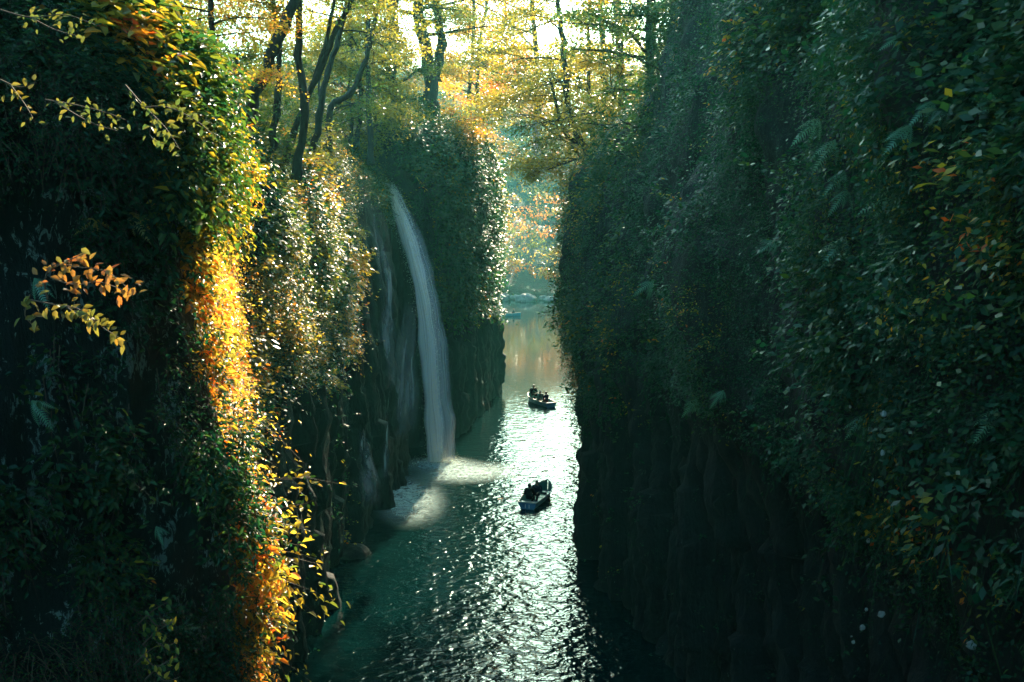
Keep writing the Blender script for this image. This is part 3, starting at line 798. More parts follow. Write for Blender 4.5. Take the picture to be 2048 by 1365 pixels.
for k_, (x_, y_, r_, lb) in enumerate(CT):
    z_ = float(terrain_h(np.array([x_ * 1.0]), np.array([y_ * 1.0]))[0])
    unseen_shade_tree(x_, y_, z_, (36 if x_ > 0 else 33) - z_, r_, "unseen tree added for shade on the " + lb, 200 + k_)

unseen_shade_tree(-9.5, 15.2, 17.0, 4.6, 3.1, "unseen leaning tree added to shade the top of the near cliff", 231, lean=4.6, lsz=.2, n=9000, flat=.5)  # added above the frame to keep sun off the cliff's upper left leaves
# ------------------------------------------------------------------ raycasts on cliffs
def bvh(s): return BVHTree.FromPolygons([tuple(v) for v in s.G.reshape(-1, 3)], [tuple(int(i) for i in f) for f in s.q])
BV = [bvh(RIGHT), bvh(NEAR), bvh(LEFT), bvh(HEAD)]
def hit(px, py):
    d = ray(px, py); best = None
    for b_ in BV:
        loc, nr, _, dist = b_.ray_cast(Vector((0, 0, CAMZ)), Vector(d))
        if loc is not None and (best is None or dist < best[2]):
            n = np.array(nr); n = -n if np.dot(n, d) > 0 else n
            best = (np.array(loc), n, dist)
    return best

# ------------------------------------------------------------------ ferns
def frond_mesh(L, droop, npin=14, wid=.30):
    V = []; Fq = []; n = 0
    R = []
    for i in range(npin + 1):
        t = i / npin
        R.append(np.array([0, L * t * (1 - .18 * droop * t), -L * droop * t * t * .6]))
    R = np.array(R)
    tb, tf = tube(R, np.linspace(.006, .0015, npin + 1), 4)
    V.append(tb); Fq += tf; n += len(tb)
    for i in range(2, npin):
        t = i / npin
        w = L * wid * .5 * (math.sin(math.pi * min(1, t * .92 + .12)) ** .75)
        ax = R[min(i + 1, npin)] - R[i - 1]; ax /= np.linalg.norm(ax)
        for sgn in (-1, 1):
            d = np.array([sgn, 0, -.18]) + ax * .55; d /= np.linalg.norm(d)
            hw = L / npin * .36
            p0, p1 = R[i] - ax * hw, R[i] + ax * hw
            mid = R[i] + d * w * .6
            tip = R[i] + d * w + np.array([0, 0, -w * .15])
            V.append(np.array([p0, mid - ax * hw * .6, tip, mid + ax * hw * .35, p1]))
            Fq += [(n, n + 1, n + 3, n + 4), (n + 1, n + 2, n + 3)]; n += 5
    return np.concatenate(V), Fq

def fern(px, py, L, angs, label, tone=.4, off_=.15, group="ferns growing out of the cliffs"):
    h = hit(px, py)
    if h is None: return
    loc, n, d = h
    root = empty("fern", tuple(loc + n * off_ * .2))
    tag(root, label, "fern", group)
    angs = list(angs) + [(angs[0][0] + a2, .7) for a2 in (-.55, .5, 1.0)]
    for k, (az, dr) in enumerate(angs):
        V, Fq = frond_mesh(L * (1 if k == 0 else .5 + .3 * RNG.random()), dr)
        # local Y axis -> outwards direction mixed with picture-plane angle az
        r = np.array([1, 0, 0.]) * math.cos(az) + np.array([0, 0, 1.]) * math.sin(az)
        y = unit(r * .85 + n * .35 + np.array([0, -.12, 0]))
        z = unit(np.array([0, -.75, .5]) - y * np.dot(np.array([0, -.75, .5]), y)); x = np.cross(y, z)
        M = np.stack([x, y, z], 1)
        V = V @ M.T + n * off_
        tn = np.clip(tone + RNG.normal() * .08, 0, 1)
        mesh_obj("frond", V, Fq, FERN, root, tone=np.full(len(V), tn))
DL, DN = math.radians(235), math.radians(262)
FE = [(1668, 252, .62, [(math.radians(238), .5)], "long pale fern frond, left one of the hanging pair on the right cliff"),
      (1702, 268, .62, [(math.radians(244), .5), (math.radians(300), .6)], "long pale fern, right one of the hanging pair on the right cliff"),
      (1722, 345, .55, [(math.radians(240), .5)], "narrow fern hanging just below the pale pair"),
      (1724, 395, .5, [(math.radians(252), .5)], "drooping fern second below the pale pair"),
      (1722, 470, .6, [(math.radians(240), .45)], "lowest of the hanging ferns in the column below the pale pair"),
      (1838, 378, .62, [(math.radians(205), .5), (math.radians(232), .5)], "wide double fern reaching left on the right cliff"),
      (1812, 415, .38, [(math.radians(250), .5)], "short fern tip under the wide double fern"),
      (1852, 236, .5, [(math.radians(228), .5), (math.radians(205), .4)], "bluish fern among small leaves above the wide double fern"),
      (1892, 190, .45, [(math.radians(222), .5), (math.radians(200), .4)], "bright bluish fern in the upper right leaves"),
      (2020, 192, .42, [(math.radians(262), .4), (math.radians(300), .5), (math.radians(225), .5)], "crown shaped fern high at the right edge"),
      (1950, 225, .36, [(math.radians(235), .6)], "dull green fern between the crown shaped and bluish ferns"),
      (1832, 85, .34, [(math.radians(215), .5)], "small fern near the top of the right cliff"),
      (1800, 62, .3, [(math.radians(210), .5)], "tiny fern beside another at the top of the right cliff"),
      (2010, 75, .3, [(math.radians(240), .5)], "faint fern in the top right corner"),
      (1325, 560, .9, [(math.radians(215), .6), (math.radians(262), .6)], "pale fern on the left shoulder of the right cliff"),
      (1420, 790, .7, [(math.radians(235), .6), (math.radians(275), .5)], "fern in the middle of the lower leafy bulge"),
      (1470, 785, .55, [(math.radians(250), .6)], "small fern right of the fern in the lower bulge"),
      (1750, 800, .5, [(math.radians(230), .5), (math.radians(290), .5)], "dark fern beside the pale lichen spots"),
      (2040, 800, .5, [(math.radians(250), .4), (math.radians(230), .5)], "fern cut by the right picture edge above the dark rock"),
      (1580, 480, .5, [(math.radians(215), .5)], "soft green fern amid creepers left of the fern column"),
      (232, 420, .34, [(math.radians(292), .4)], "brown yellow fern on the shaded near cliff"),
      (180, 440, .24, [(math.radians(200), .5), (math.radians(330), .5)], "small green fern left of the brown yellow fern"),
      (300, 1050, .2, [(math.radians(280), .4)], "green fern low on the near cliff by the lichen"),
      (335, 1258, .2, [(math.radians(20), .5), (math.radians(190), .5)], "green fern at the foot of the near cliff by yellow stems"),
      (60, 560, .3, [(math.radians(285), .5)], "dim fern behind the autumn branch"),
      (40, 800, .3, [(math.radians(290), .5)], "dim fern low at the left picture edge")]
for a_ in FE:
    fern(*a_, tone=(.95 if "brown" in a_[4] else .35 + .3 * RNG.random()), off_=.24 if a_[0] > 1000 else .1)

# ------------------------------------------------------------------ pale bracket fungi on the right cliff
FUNG = simple("pale_fungus", (.30, .34, .31), .8, .2, 14., .3)
for k_, (fx, fy, fr) in enumerate([(1757, 860, 9), (1772, 878, 5), (1808, 836, 10), (1803, 858, 5), (1808, 892, 8), (1722, 1245, 9), (1763, 1214, 6), (1768, 1070, 7), (1741, 1058, 4),
        (1743, 1020, 6), (1806, 992, 7), (1540, 896, 4), (1955, 1272, 16), (1765, 936, 5), (1700, 1260, 4), (1738, 1290, 6), (1726, 790, 5), (1640, 700, 4), (1795, 1240, 12)]):
    h = hit(fx, fy)
    if h is None: continue
    R_ = .55 * fr / F * h[2]
    V = []; n_ = 10
    for i in range(n_ + 1):
        for j in range(14):
            th = math.pi * i / n_; ph = 2 * math.pi * j / 14
            V.append((math.sin(th) * math.cos(ph), math.sin(th) * math.sin(ph), math.cos(th)))
    V = np.array(V); V = V * (1 + .45 * fbm(V, (1.7,) * 3, 2, k_ * 3.1))[:, None] * np.array([1, .45, .75 + .4 * RNG.random()]) * R_
    Fq = [(i * 14 + j, (i + 1) * 14 + j, (i + 1) * 14 + (j + 1) % 14, i * 14 + (j + 1) % 14) for i in range(n_) for j in range(14)]
    o = mesh_obj("bracket_fungus", V, np.array(Fq), FUNG, smooth=True); o.location = tuple(h[0] + h[1] * .3)
    tag(o, "small pale bracket fungus dotted on the dark lower right cliff", "fungus", "pale fungi on the right cliff")

# ------------------------------------------------------------------ near twigs with leaves
def leafy_twig(name, label, stems, leafsize, tone, perm, seed, cat, mat=None, jitter=.03, r=.006, group=None):
    rng = np.random.default_rng(seed)
    base = np.array(stems[0][0]); root = empty(name, tuple(base)); tag(root, label, cat, group)
    mb = MB(); C = []; A = []
    for st in stems:
        pp = smooth_path(st, 6) - base
        MB().tube(pp, np.linspace(r, r * .3, len(pp)), 5).build("stem", TWIG, root, smooth=True)
        seglen = np.linalg.norm(np.diff(pp, axis=0), axis=1); tot = seglen.sum()
        k = max(3, int(tot * perm)); cum = np.concatenate([[0], np.cumsum(seglen)])
        for j in range(k):
            t = tot * (.12 + .88 * (j + .5) / k)
            i = min(np.searchsorted(cum, t) - 1, len(pp) - 2)
            c = pp[i] + (pp[i + 1] - pp[i]) * (t - cum[i]) / seglen[i]
            d = unit(pp[i + 1] - pp[i]); s_ = unit(np.cross(d, np.array([0, -.8, .6]))) * (1 if j % 2 else -1)
            C.append(c + rng.normal(size=3) * jitter); A.append(unit(d * .5 + s_ + rng.normal(size=3) * .35 + np.array([0, 0, -.25])))
    C = np.array(C); A = np.array(A); n = len(C)
    Nn = unit(np.array([0, -.75, .55]) + rng.normal(size=(n, 3)) * .35)
    sz = leafsize * (.65 + .6 * rng.random(n))
    V, Fq, k = leaves(C, A, Nn, sz, sz * .52, 2, .12)
    tn = np.clip(tone + rng.normal(size=n) * .1, 0, 1)
    mesh_obj("leaves", V, Fq, mat or LEAF, root, tone=np.repeat(tn, k))
    return root
BR = leaf_mat("branch_leaf", [(0, (.04, .09, .03)), (.5, (.15, .14, .03)), (.8, (.26, .12, .035)), (1, (.30, .08, .025))], trans=.35, rough=.45)
Yb = 6.3
leafy_twig("branch", "arching branch of orange and yellow leaves before the near cliff", [pts(Yb, (95, 600), (90, 560), (110, 530), (160, 535), (215, 545), (270, 590)), pts(Yb, (110, 560), (150, 570), (200, 565), (255, 585)), pts(Yb, (100, 540), (140, 520), (175, 505))], .066, .72, 60, 3, "branch", BR)
leafy_twig("branch", "olive green branch drooping under the orange one", [pts(Yb - .1, (60, 600), (110, 610), (160, 620), (205, 655), (245, 680)), pts(Yb - .1, (60, 590), (50, 630), (70, 655)), pts(Yb - .1, (130, 612), (170, 640), (200, 640))], .07, .45, 60, 4, "branch", BR)
leafy_twig("branch", "dull green leafy branch arching over the near cliff shoulder", [pts(7.0, (250, 170), (290, 215), (330, 255), (360, 300)), pts(7.0, (290, 215), (335, 215), (390, 240), (425, 270)), pts(7.0, (310, 235), (300, 270), (325, 290))], .058, .2, 60, 5, "branch", BR)
leafy_twig("branch", "yellow green twig across the top left shade", [pts(6.5, (0, 20), (60, 35), (130, 30), (190, 50)), pts(6.5, (60, 35), (110, 60), (165, 75))], .05, .25, 42, 6, "branch", BR)
leafy_twig("branch", "sparse yellow twig at the left picture edge", [pts(6.2, (0, 160), (40, 175), (70, 165)), pts(6.2, (20, 170), (50, 210), (70, 245))], .052, .4, 40, 7, "branch", BR)
leafy_twig("branch", "small green twig over the shaded rock under the top left", [pts(6.5, (90, 200), (150, 210), (210, 225), (250, 240)), pts(6.5, (110, 205), (180, 245), (235, 262))], .05, .25, 46, 8, "branch", BR)
for k_, (x0, y0) in enumerate([(268, 1330), (285, 1290), (275, 1250), (290, 1360)]):
    leafy_twig("branch", ["lowest bright yellow sprig", "second lowest bright yellow sprig", "bright yellow sprig", "bright yellow sprig at the picture's lower edge"][k_] + [" left of the golden thicket", " beside a green fern", " topping the others at lower left", " under the others"][k_],
               [pts(7.6, (x0, y0), (x0 + 30, y0 - 28), (x0 + 62, y0 - 46)), pts(7.6, (x0 + 20, y0 - 20), (x0 + 40, y0 + 2), (x0 + 70, y0 - 6))], .06, .62, 34, 30 + k_, "sprig", None, r=.007)
leafy_twig("branch", "bare orange tipped twig poking out right of the near cliff", [pts(11, (432, 765), (470, 730), (505, 712), (540, 738)), pts(11, (480, 722), (500, 700), (522, 695))], .06, .85, 10, 40, "twig")
leafy_twig("branch", "sprig of pale yellow leaves standing out right at mid height below the twig", [pts(11, (455, 1040), (490, 1030), (520, 1035), (552, 1048)), pts(11, (470, 1040), (500, 1050), (520, 1070))], .08, .66, 22, 41, "sprig")
leafy_twig("branch", "sprig hanging out over the river from the left wall", [pts(17, (560, 960), (590, 945), (625, 960)), pts(17, (570, 1000), (600, 1010), (628, 1000))], .1, .6, 16, 42, "sprig")
leafy_twig("branch", "lower sprig reaching over the dark river", [pts(17, (570, 1060), (600, 1052), (625, 1072)), pts(17, (572, 1085), (598, 1090), (612, 1078))], .1, .62, 16, 43, "sprig")
leafy_twig("vine", "pale looping vine hanging in the golden leaves", [pts(10.6, (462, 415), (470, 470), (462, 520), (478, 560), (482, 612)), pts(10.6, (452, 420), (455, 500), (470, 560))], .05, .7, 8, 44, "vine", r=.008)
for k_ in range(9):
    x0 = 430 + RNG.integers(0, 60); y0 = 1130 + k_ * 26
    lab = ["rusty grass stem arching right near a broken twig", "rusty stem crossing the golden thicket, topmost but one", "curling rust stem in the golden thicket at lower left",
           "thin rust stem bending over the dark river", "orange tipped stem in the middle of the lower thicket", "long rust stem reaching furthest right at the bottom",
           "short rust stem with red leaves near the bottom", "sagging rust stem by the lower picture edge", "lowest rust stem cut by the picture edge"][k_]
    leafy_twig("stem_tuft", lab, [pts(9.4, (x0, y0 + 40), (x0 + 30, y0 + 5), (x0 + 70, y0 - 8), (x0 + 105, y0 + 12 + 10 * (k_ % 3)))], .055, .88, 22, 60 + k_, "stem", r=.005, group="rusty stems in the lower thicket")

# ------------------------------------------------------------------ waterfalls
def veil(name, center, widths, mat, parent, base, bulge=.35, nx=22):
    pp = smooth_path(center, 10) - base
    m = len(pp)
    w = np.interp(np.linspace(0, 1, m), np.linspace(0, 1, len(widths)), widths)
    V = []; UV = []
    for i in range(m):
        for k in range(nx + 1):
            a = math.pi * k / nx
            wob = 1 + .10 * math.sin(i * .31 + 1.3 * math.sin(i * .11)) + .05 * math.sin(i * .83)
            x = -math.cos(a) * w[i] * wob / 2 + .05 * math.sin(i * .21 + k * .4); y = -math.sin(a) * w[i] * bulge
            j = .03 * math.sin(k * 2.1 + i * .23)
            V.append(pp[i] + np.array([x, y + j, 0])); UV.append((k / nx, i / (m - 1)))
    Fq = [(i * (nx + 1) + k, i * (nx + 1) + k + 1, (i + 1) * (nx + 1) + k + 1, (i + 1) * (nx + 1) + k) for i in range(m - 1) for k in range(nx)]
    return mesh_obj(name, V, np.array(Fq), mat, parent, smooth=True, uv=UV)
ctr = [P(766, 362, 61.8), P(784, 395, 61.3), P(806, 450, 61), P(828, 525, 60.7), P(846, 610, 60.4), P(857, 710, 60.2), P(864, 820, 60), P(870, 900, 59.9), P(872, 934, 59.8)]
b0 = ctr[0]
wf = empty("waterfall", tuple(b0)); tag(wf, "tall white waterfall pouring off the left wall into the river", "waterfall")
veil("main_stream", ctr, [.30, .52, .66, .76, .85, .9, .92, .95, 1.1], VEIL_CORE, wf, b0)
veil("main_stream", [c + np.array([.02, .25, 0]) for c in ctr], [.25, .6, .8, .9, 1.0, 1.05, 1.1, 1.2, 1.2], VEIL_CORE, wf, b0, .2)
veil("spray_veil", [c + np.array([.12 + .04 * i, .5, 0]) for i, c in enumerate(ctr)], [.4, .65, .85, 1.05, 1.25, 1.4, 1.6, 1.8, 2.1], VEIL_THIN, wf, b0, .25)
veil("spray_veil", [c + np.array([.3 + .03 * i, .9, 0]) for i, c in enumerate(ctr)], [.3, .6, .8, 1.0, 1.2, 1.4, 1.5, 1.6, 1.7], VEIL_THIN, wf, b0, .2)

def spray(label, pts_, n, sp, sz):
    c = pts_[RNG.integers(0, len(pts_), n)] + RNG.normal(size=(n, 3)) * sp; c = c[c[:, 2] > .03]
    V, Fq, k = leaves(c, unit(RNG.normal(size=(len(c), 3)) * .5 + np.array([0, 0, -1.])), randdir(len(c)), sz * (.4 + RNG.random(len(c))), sz * .4, 1)
    tag(mesh_obj("spray", V, Fq, DROP, tone=np.full(len(V), .5)), label, kind="stuff")
DROP = leaf_mat("water_droplets", [(0, (.9, .95, .94)), (1, (.95, .98, .98))], trans=.5, rough=.3, boost=1.0, spec=.5)
cs_ = smooth_path(ctr, 12)
spray("fine droplets thrown off the tall waterfall", cs_[6:] + np.array([.05, -.25, 0]), 26000, np.array([.24, .16, .2]), .055)
spray("splashing drops at the foot of the tall waterfall", np.array([[-4.5, 59.4, .1], [-4.9, 59.2, .25], [-4.1, 59.2, .2]]), 2200, np.array([.6, .5, .14]), .03)

def trickle(label, pix_pts, widths, offd=.55, mat=None):
    c = []
    for (x, y) in pix_pts:
        h = hit(x, y)
        p = h[0] if h else P(x, y, 55)
        d = ray(x, y); c.append(p - d * offd)
    c = np.array(c)
    c[:, 1] = c[:, 1].min()
    c = np.array([P(x, y, Y) for (x, y), Y in zip(pix_pts, c[:, 1])])
    r = empty("waterfall", tuple(c[0])); tag(r, label, "waterfall")
    veil("stream", c, widths, mat or VEIL_TRICKLE, r, c[0], .12, 8)
trickle("thin side fall trickling down the rock left of the tall waterfall", [(742, 400), (750, 450), (764, 510), (772, 570), (774, 640), (778, 700), (780, 780)], [.12, .3, .4, .7, .9, .8, .6])
trickle("threadlike trickle below the thin side fall", [(778, 760), (776, 830), (772, 900), (769, 965)], [.12, .16, .16, .25])
trickle("broad faint sheet of water on the rock beside the tall waterfall", [(822, 600), (812, 700), (806, 800), (800, 880)], [.5, 1.3, 1.6, 1.2], mat=VEIL_SHEET)
trickle("small low fall at the foot of the dark left wall", [(722, 858), (730, 900), (737, 950), (742, 1010)], [.25, .6, .8, .9])

# foam where the falls land
def foam_mat():
    m, nt, out = newmat("foam")
    uv = N(nt, "UVMap"); g = N(nt, "NewGeometry")
    n = N(nt, "TexNoise", Scale=3.4, Detail=8.0, Roughness=.72, Distortion=1.2); nt.links.new(g.outputs["Position"], n.inputs["Vector"])
    gr = N(nt, "TexGradient", gradient_type='SPHERICAL'); mp = N(nt, "Mapping", vector_type='POINT')
    mp.inputs["Location"].default_value = (-1, -1, 0); mp.inputs["Scale"].default_value = (2, 2, 1)
    nt.links.new(uv.outputs[0], mp.inputs[0]); nt.links.new(mp.outputs[0], gr.inputs[0])
    a_ = N(nt, "MapRange", interpolation_type="SMOOTHSTEP"); nt.links.new(gr.outputs["Fac"], a_.inputs["Value"]); a_.inputs["From Max"].default_value = .9
    fn = ramp(nt, n.outputs["Fac"], [(.30, (0, 0, 0)), (.66, (1, 1, 1))])
    s = N(nt, "Math", operation='MULTIPLY'); nt.links.new(a_.outputs[0], s.inputs[0]); nt.links.new(fn, s.inputs[1])
    s2_ = N(nt, "Math", operation='MULTIPLY'); nt.links.new(s.outputs[0], s2_.inputs[0]); s2_.inputs[1].default_value = .85
    f = s2_.outputs[0]
    d = N(nt, "BsdfDiffuse"); d.inputs[0].default_value = (.62, .82, .80, 1)
    tr = N(nt, "BsdfTransparent"); x = N(nt, "MixShader")
    nt.links.new(f, x.inputs[0]); nt.links.new(tr.outputs[0], x.inputs[1]); nt.links.new(d.outputs[0], x.inputs[2])
    nt.links.new(x.outputs[0], out.inputs["Surface"]); return m
FOAM = foam_mat()
def foam(cx, cy, rx, ry, label, rot=0):
    n = 40; V = []; UV = []
    for i in range(n + 1):
        for j in range(n + 1):
            u, v = i / n, j / n
            x = (u * 2 - 1) * rx; y = (v * 2 - 1) * ry
            V.append((cx + x * math.cos(rot) - y * math.sin(rot), cy + x * math.sin(rot) + y * math.cos(rot), .02 + .02 * math.sin(u * 37) * math.sin(v * 41))); UV.append((u, v))
    Fq = [(i * (n + 1) + j, (i + 1) * (n + 1) + j, (i + 1) * (n + 1) + j + 1, i * (n + 1) + j + 1) for i in range(n) for j in range(n)]
    tag(mesh_obj("foam", V, np.array(Fq), FOAM, uv=UV), label, kind="stuff")
foam(-4.3, 59.0, 2.9, 2.4, "white foam where the tall waterfall hits the river")
foam(-5.6, 51.5, 2.4, 6.0, "thin foam drifting along the foot of the left wall", .15)
foam(-2.4, 57.0, 4.2, 3.0, "streaks of foam spreading out from the waterfall", .3)

# ------------------------------------------------------------------ boulders and footbridge
def boulder(px, py, Y, r, label, seed, sq=(1, .8, .5)):
    n = 18; V = []
    for i in range(n + 1):
        th = math.pi * i / n
        for j in range(n * 2):
            ph = math.pi * j / n
            V.append((math.sin(th) * math.cos(ph), math.sin(th) * math.sin(ph), math.cos(th)))
    V = np.array(V); k = 1 + fbm(V, (1.1,) * 3, 3, seed) * .5 + fbm(V, (3.,) * 3, 3, seed) * .12
    V = V * k[:, None] * np.array(sq) * r
    Fq = [(i * 2 * n + j, (i + 1) * 2 * n + j, (i + 1) * 2 * n + (j + 1) % (2 * n), i * 2 * n + (j + 1) % (2 * n)) for i in range(n) for j in range(2 * n)]
    o = mesh_obj("boulder", V, np.array(Fq), ROCK_FAR, smooth=True)
    p = P(px, py, Y); o.location = (p[0], Y, .15 * r); tag(o, label, "boulder", "boulders on the far shore")
boulder(1055, 592, 188, 2.0, "pointed tan boulder at the far waterline", 4., (1.05, .8, .55))
boulder(1090, 590, 192, 1.5, "dark mossy boulder behind the two larger far ones", 8., (1, .8, .5))
boulder(1118, 594, 188, 2.3, "wide flat pale boulder by the right cliff edge on the far shore", 12., (1.3, .8, .36))
boulder(1008, 590, 191, 1.5, "greenish boulder half hidden by the headland", 15., (1, .8, .6))
boulder(1030, 588, 194, 1.3, "small shaded boulder left of the pointed one", 19., (1, .8, .6))
h_ = P(655, 1150, 36)
o_y = 40.5
boulder(650, 1150, 40.5, .8, "dark rounded rock in the water under the left wall", 23., (1, 1.2, .8))
bpy.data.objects["boulder.005"].location = (-7.0, 42.5, -.25)
bpy.data.objects["boulder.005"].data.materials[0] = ROCK_GORGE
bpy.data.objects["boulder.005"]["group"] = ""
del bpy.data.objects["boulder.005"]["group"]

STONE = simple("bridge_timber", (.22, .15, .10), .8, .2, 2.)
CONC = simple("bridge_concrete", (.34, .33, .30), .85, .2, 1.5)
fb = P(1020, 215, 120)
bridge = empty("footbridge", tuple(fb)); tag(bridge, "small footbridge with railing glimpsed above the headland", "footbridge")
L_ = 4.0
MB().box((0, 0, -1.0), (L_, .8, .16)).build("deck", CONC, bridge)
MB().box((0, -.7, .35), (L_, .04, .05)).build("rail", STONE, bridge)
MB().box((0, -.7, -.15), (L_, .035, .04)).build("rail", STONE, bridge)
for i in range(4):
    MB().box((-3.4 + i * 2.25, -.7, -.25), (.07, .07, .62)).build("post", STONE, bridge)
MB().box((0, .4, 2.2), (L_ * 1.05, 1.0, .09)).build("roof", CONC, bridge)
for i in range(2):
    MB().box((-3.3 + i * 6.6, .3, .6), (.1, .1, 1.5)).build("pillar", STONE, bridge)
for i in (-1, 1): MB().box((3.2 * i, .4, -3.2), (.5, .6, 2.1)).build("pier", CONC, bridge)

# ------------------------------------------------------------------ boats
HULL = simple("blue_hull_paint", (.07, .24, .38), .35, .5, 3., .35)
INNER = simple("teal_inner_paint", (.03, .22, .18), .45, .4, 3., .25)
CREAM = simple("worn_cream_paint", (.55, .50, .42), .5, .4, 8., .15)
WHITE = simple("white_number_paint", (.8, .82, .8), .5, .3, 8., .03)
OARW = simple("oar_wood", (.30, .17, .07), .5, .4, 5., .3)
SHAFT = simple("oar_shaft_dark", (.06, .05, .04), .5, .4, 5., .3)
HULL3 = simple("light_blue_hull_paint", (.06, .50, .68), .4, .5, 3., .15)

def rowboat(x, y, heading, L, label, hullmat, number):
    """heading: angle of the bow direction from +X"""
    root = empty("rowboat", (x, y, 0), heading); tag(root, label, "rowboat", "rental rowboats on the river")
    B = .62; ns = 17; prof = 7
    def hb(t): return B * (.80 + .35 * math.sin(math.pi * min(t * 1.05, 1) * .62) - .0) * (1 - max(0, t - .45) ** 2.2 * 3.55) if t < .999 else .015
    def sheer(t): return .36 + .20 * t ** 2.2
    def shell(off_):
        V = []
        for i in range(ns):
            t = i / (ns - 1); w = max(.015, hb(t) - off_); zt = sheer(t); zb = -.12 + off_ * 1.2 + .30 * max(0, t - .75) ** 2 * 4
            for k in range(prof * 2 + 1):
                s_ = (k - prof) / prof
                a_ = abs(s_)
                xx = w * math.copysign(a_ ** .55, s_) * (.80 + .20 * a_)
                zz = zb + (zt - zb) * a_ ** 2.4
                V.append((t * L - L / 2 + (.12 * a_ * t ** 3), xx, zz))
        m = prof * 2 + 1
        Fq = [(i * m + k, (i + 1) * m + k, (i + 1) * m + k + 1, i * m + k + 1) for i in range(ns - 1) for k in range(m - 1)]
        return V, Fq, m
    V, Fq, m = shell(0)
    Fq = Fq + [tuple(range(m))]
    mesh_obj("hull", V, Fq, hullmat, root, smooth=False)
    V2, F2, m = shell(.035)
    V2 = [(max(a_[0], -L / 2 + .03), a_[1], a_[2]) for a_ in V2]
    mesh_obj("inner_shell", V2, [f[::-1] for f in F2] + [tuple(range(m))[::-1]], INNER, root)
    gw = MB()
    for sg in (-1, 1):
        gw.tube([(i / (ns - 1) * L - L / 2 + .12 * (i / (ns - 1)) ** 3, sg * max(.0, hb(i / (ns - 1)) - .018), sheer(i / (ns - 1)) + .01) for i in range(ns)], .035, 6)
    gw.build("gunwale", CREAM, root)
    MB().box((-L / 2 + .01, 0, .365), (.035, hb(0), .028)).build("transom_cap", CREAM, root)
    for tx_, w_ in ((.14, .17), (.46, .12), (.72, .11)):
        MB().box((tx_ * L - L / 2, 0, .22), (w_, hb(tx_) - .05, .018)).build("seat", CREAM, root)
    MB().box((-.1 * L, 0, .035), (L * .33, .34, .012)).build("floorboard", INNER, root)
    for sg in (-1, 1):
        tt = .36
        MB().tube([(tt * L - L / 2, sg * hb(tt), sheer(tt)), (tt * L - L / 2, sg * hb(tt), sheer(tt) + .10)], .014, 6).build("oarlock", SHAFT, root)
    if number:
        for q_, ch in enumerate(number):
            cu = bpy.data.curves.new("number", 'FONT'); cu.body = ch; cu.size = .26; cu.align_x = 'CENTER'; cu.extrude = .004; cu.offset = .008
            ob = bpy.data.objects.new("tmp", cu); col.objects.link(ob)
            bpy.context.view_layer.update()
            me = bpy.data.meshes.new_from_object(ob.evaluated_get(bpy.context.evaluated_depsgraph_get()))
            bpy.data.objects.remove(ob)
            me.materials.clear(); me.materials.append(WHITE)
            nb = bpy.data.objects.new("digit", me); col.objects.link(nb); nb.parent = root
            # on the transom, facing aft (-X local)
            nb.matrix_local = Matrix(((0, 0, -1, -L / 2 - .008), (-1, 0, 0, .10 - .2 * q_), (0, 1, 0, .07), (0, 0, 0, 1)))
    return root

def oar(p_hand, p_tip, label):
    a_ = np.array(p_hand, float); b_ = np.array(p_tip, float); d = unit(b_ - a_)
    root = empty("oar", tuple(a_)); tag(root, label, "oar")
    Lg = np.linalg.norm(b_ - a_)
    MB().tube([(0, 0, 0), d * Lg * .78], [.02, .018], 8).build("shaft", SHAFT, root)
    s_ = unit(np.cross(d, np.array([0, 0, 1.]))) ; u = np.cross(s_, d)
    q = d * Lg * .76; V = []
    prof = [(0, .02), (.06, .05), (.12, .075), (.22, .08), (.24, .06)]
    for (t, w) in prof:
        c = q + d * Lg * t
        for sg, th in ((-1, .008), (1, .008), (1, -.008), (-1, -.008)): V.append(c + s_ * w * sg * (1) + u * th)
    Fq = []
    for i in range(len(prof) - 1):
        for k in range(4): Fq.append((i * 4 + k, i * 4 + (k + 1) % 4, i * 4 + 4 + (k + 1) % 4, i * 4 + 4 + k))
    Fq += [(0, 3, 2, 1), (16, 17, 18, 19)]
    mesh_obj("blade", V, Fq, OARW, root)

# ------------------------------------------------------------------ people
SKIN = simple("skin", (.46, .28, .20), .5, .4, 8., .06)
HAIR = simple("dark_hair", (.012, .010, .009), .5, .4, 20., .3)
def cloth(n, c): return simple(n, c, .85, .2, 14., .18)
JK = {"black": cloth("black_cloth", (.012, .014, .016)), "navy": cloth("navy_cloth", (.015, .022, .04)), "grey": cloth("grey_green_cloth", (.05, .11, .10)),
      "cream": cloth("cream_cloth", (.55, .52, .45)), "teal": cloth("pale_blue_cloth", (.20, .48, .55)), "maroon": cloth("maroon_cloth", (.10, .02, .02))}
EYE = simple("eye_dark", (.02, .015, .012), .3, .5)
LIP = simple("lip", (.34, .13, .11), .5, .3)

def skin_body(V, E, R, name):
    me = bpy.data.meshes.new(name); me.from_pydata(V, E, [])
    ob = bpy.data.objects.new(name + "_src", me); col.objects.link(ob)
    md = ob.modifiers.new("s", 'SKIN')
    sv = me.skin_vertices[0].data if me.skin_vertices else None
    if sv is None:
        bpy.context.view_layer.objects.active = ob
        me.update()
    sv = me.skin_vertices[0].data
    for i, r in enumerate(R):
        sv[i].radius = (r, r) if not isinstance(r, tuple) else r
        sv[i].use_root = (i == 0)
    md.use_smooth_shade = True
    sd = ob.modifiers.new("d", 'SUBSURF'); sd.levels = 2; sd.render_levels = 2
    bpy.context.view_layer.update()
    out = bpy.data.meshes.new_from_object(ob.evaluated_get(bpy.context.evaluated_depsgraph_get()))
    bpy.data.objects.remove(ob)
    return out

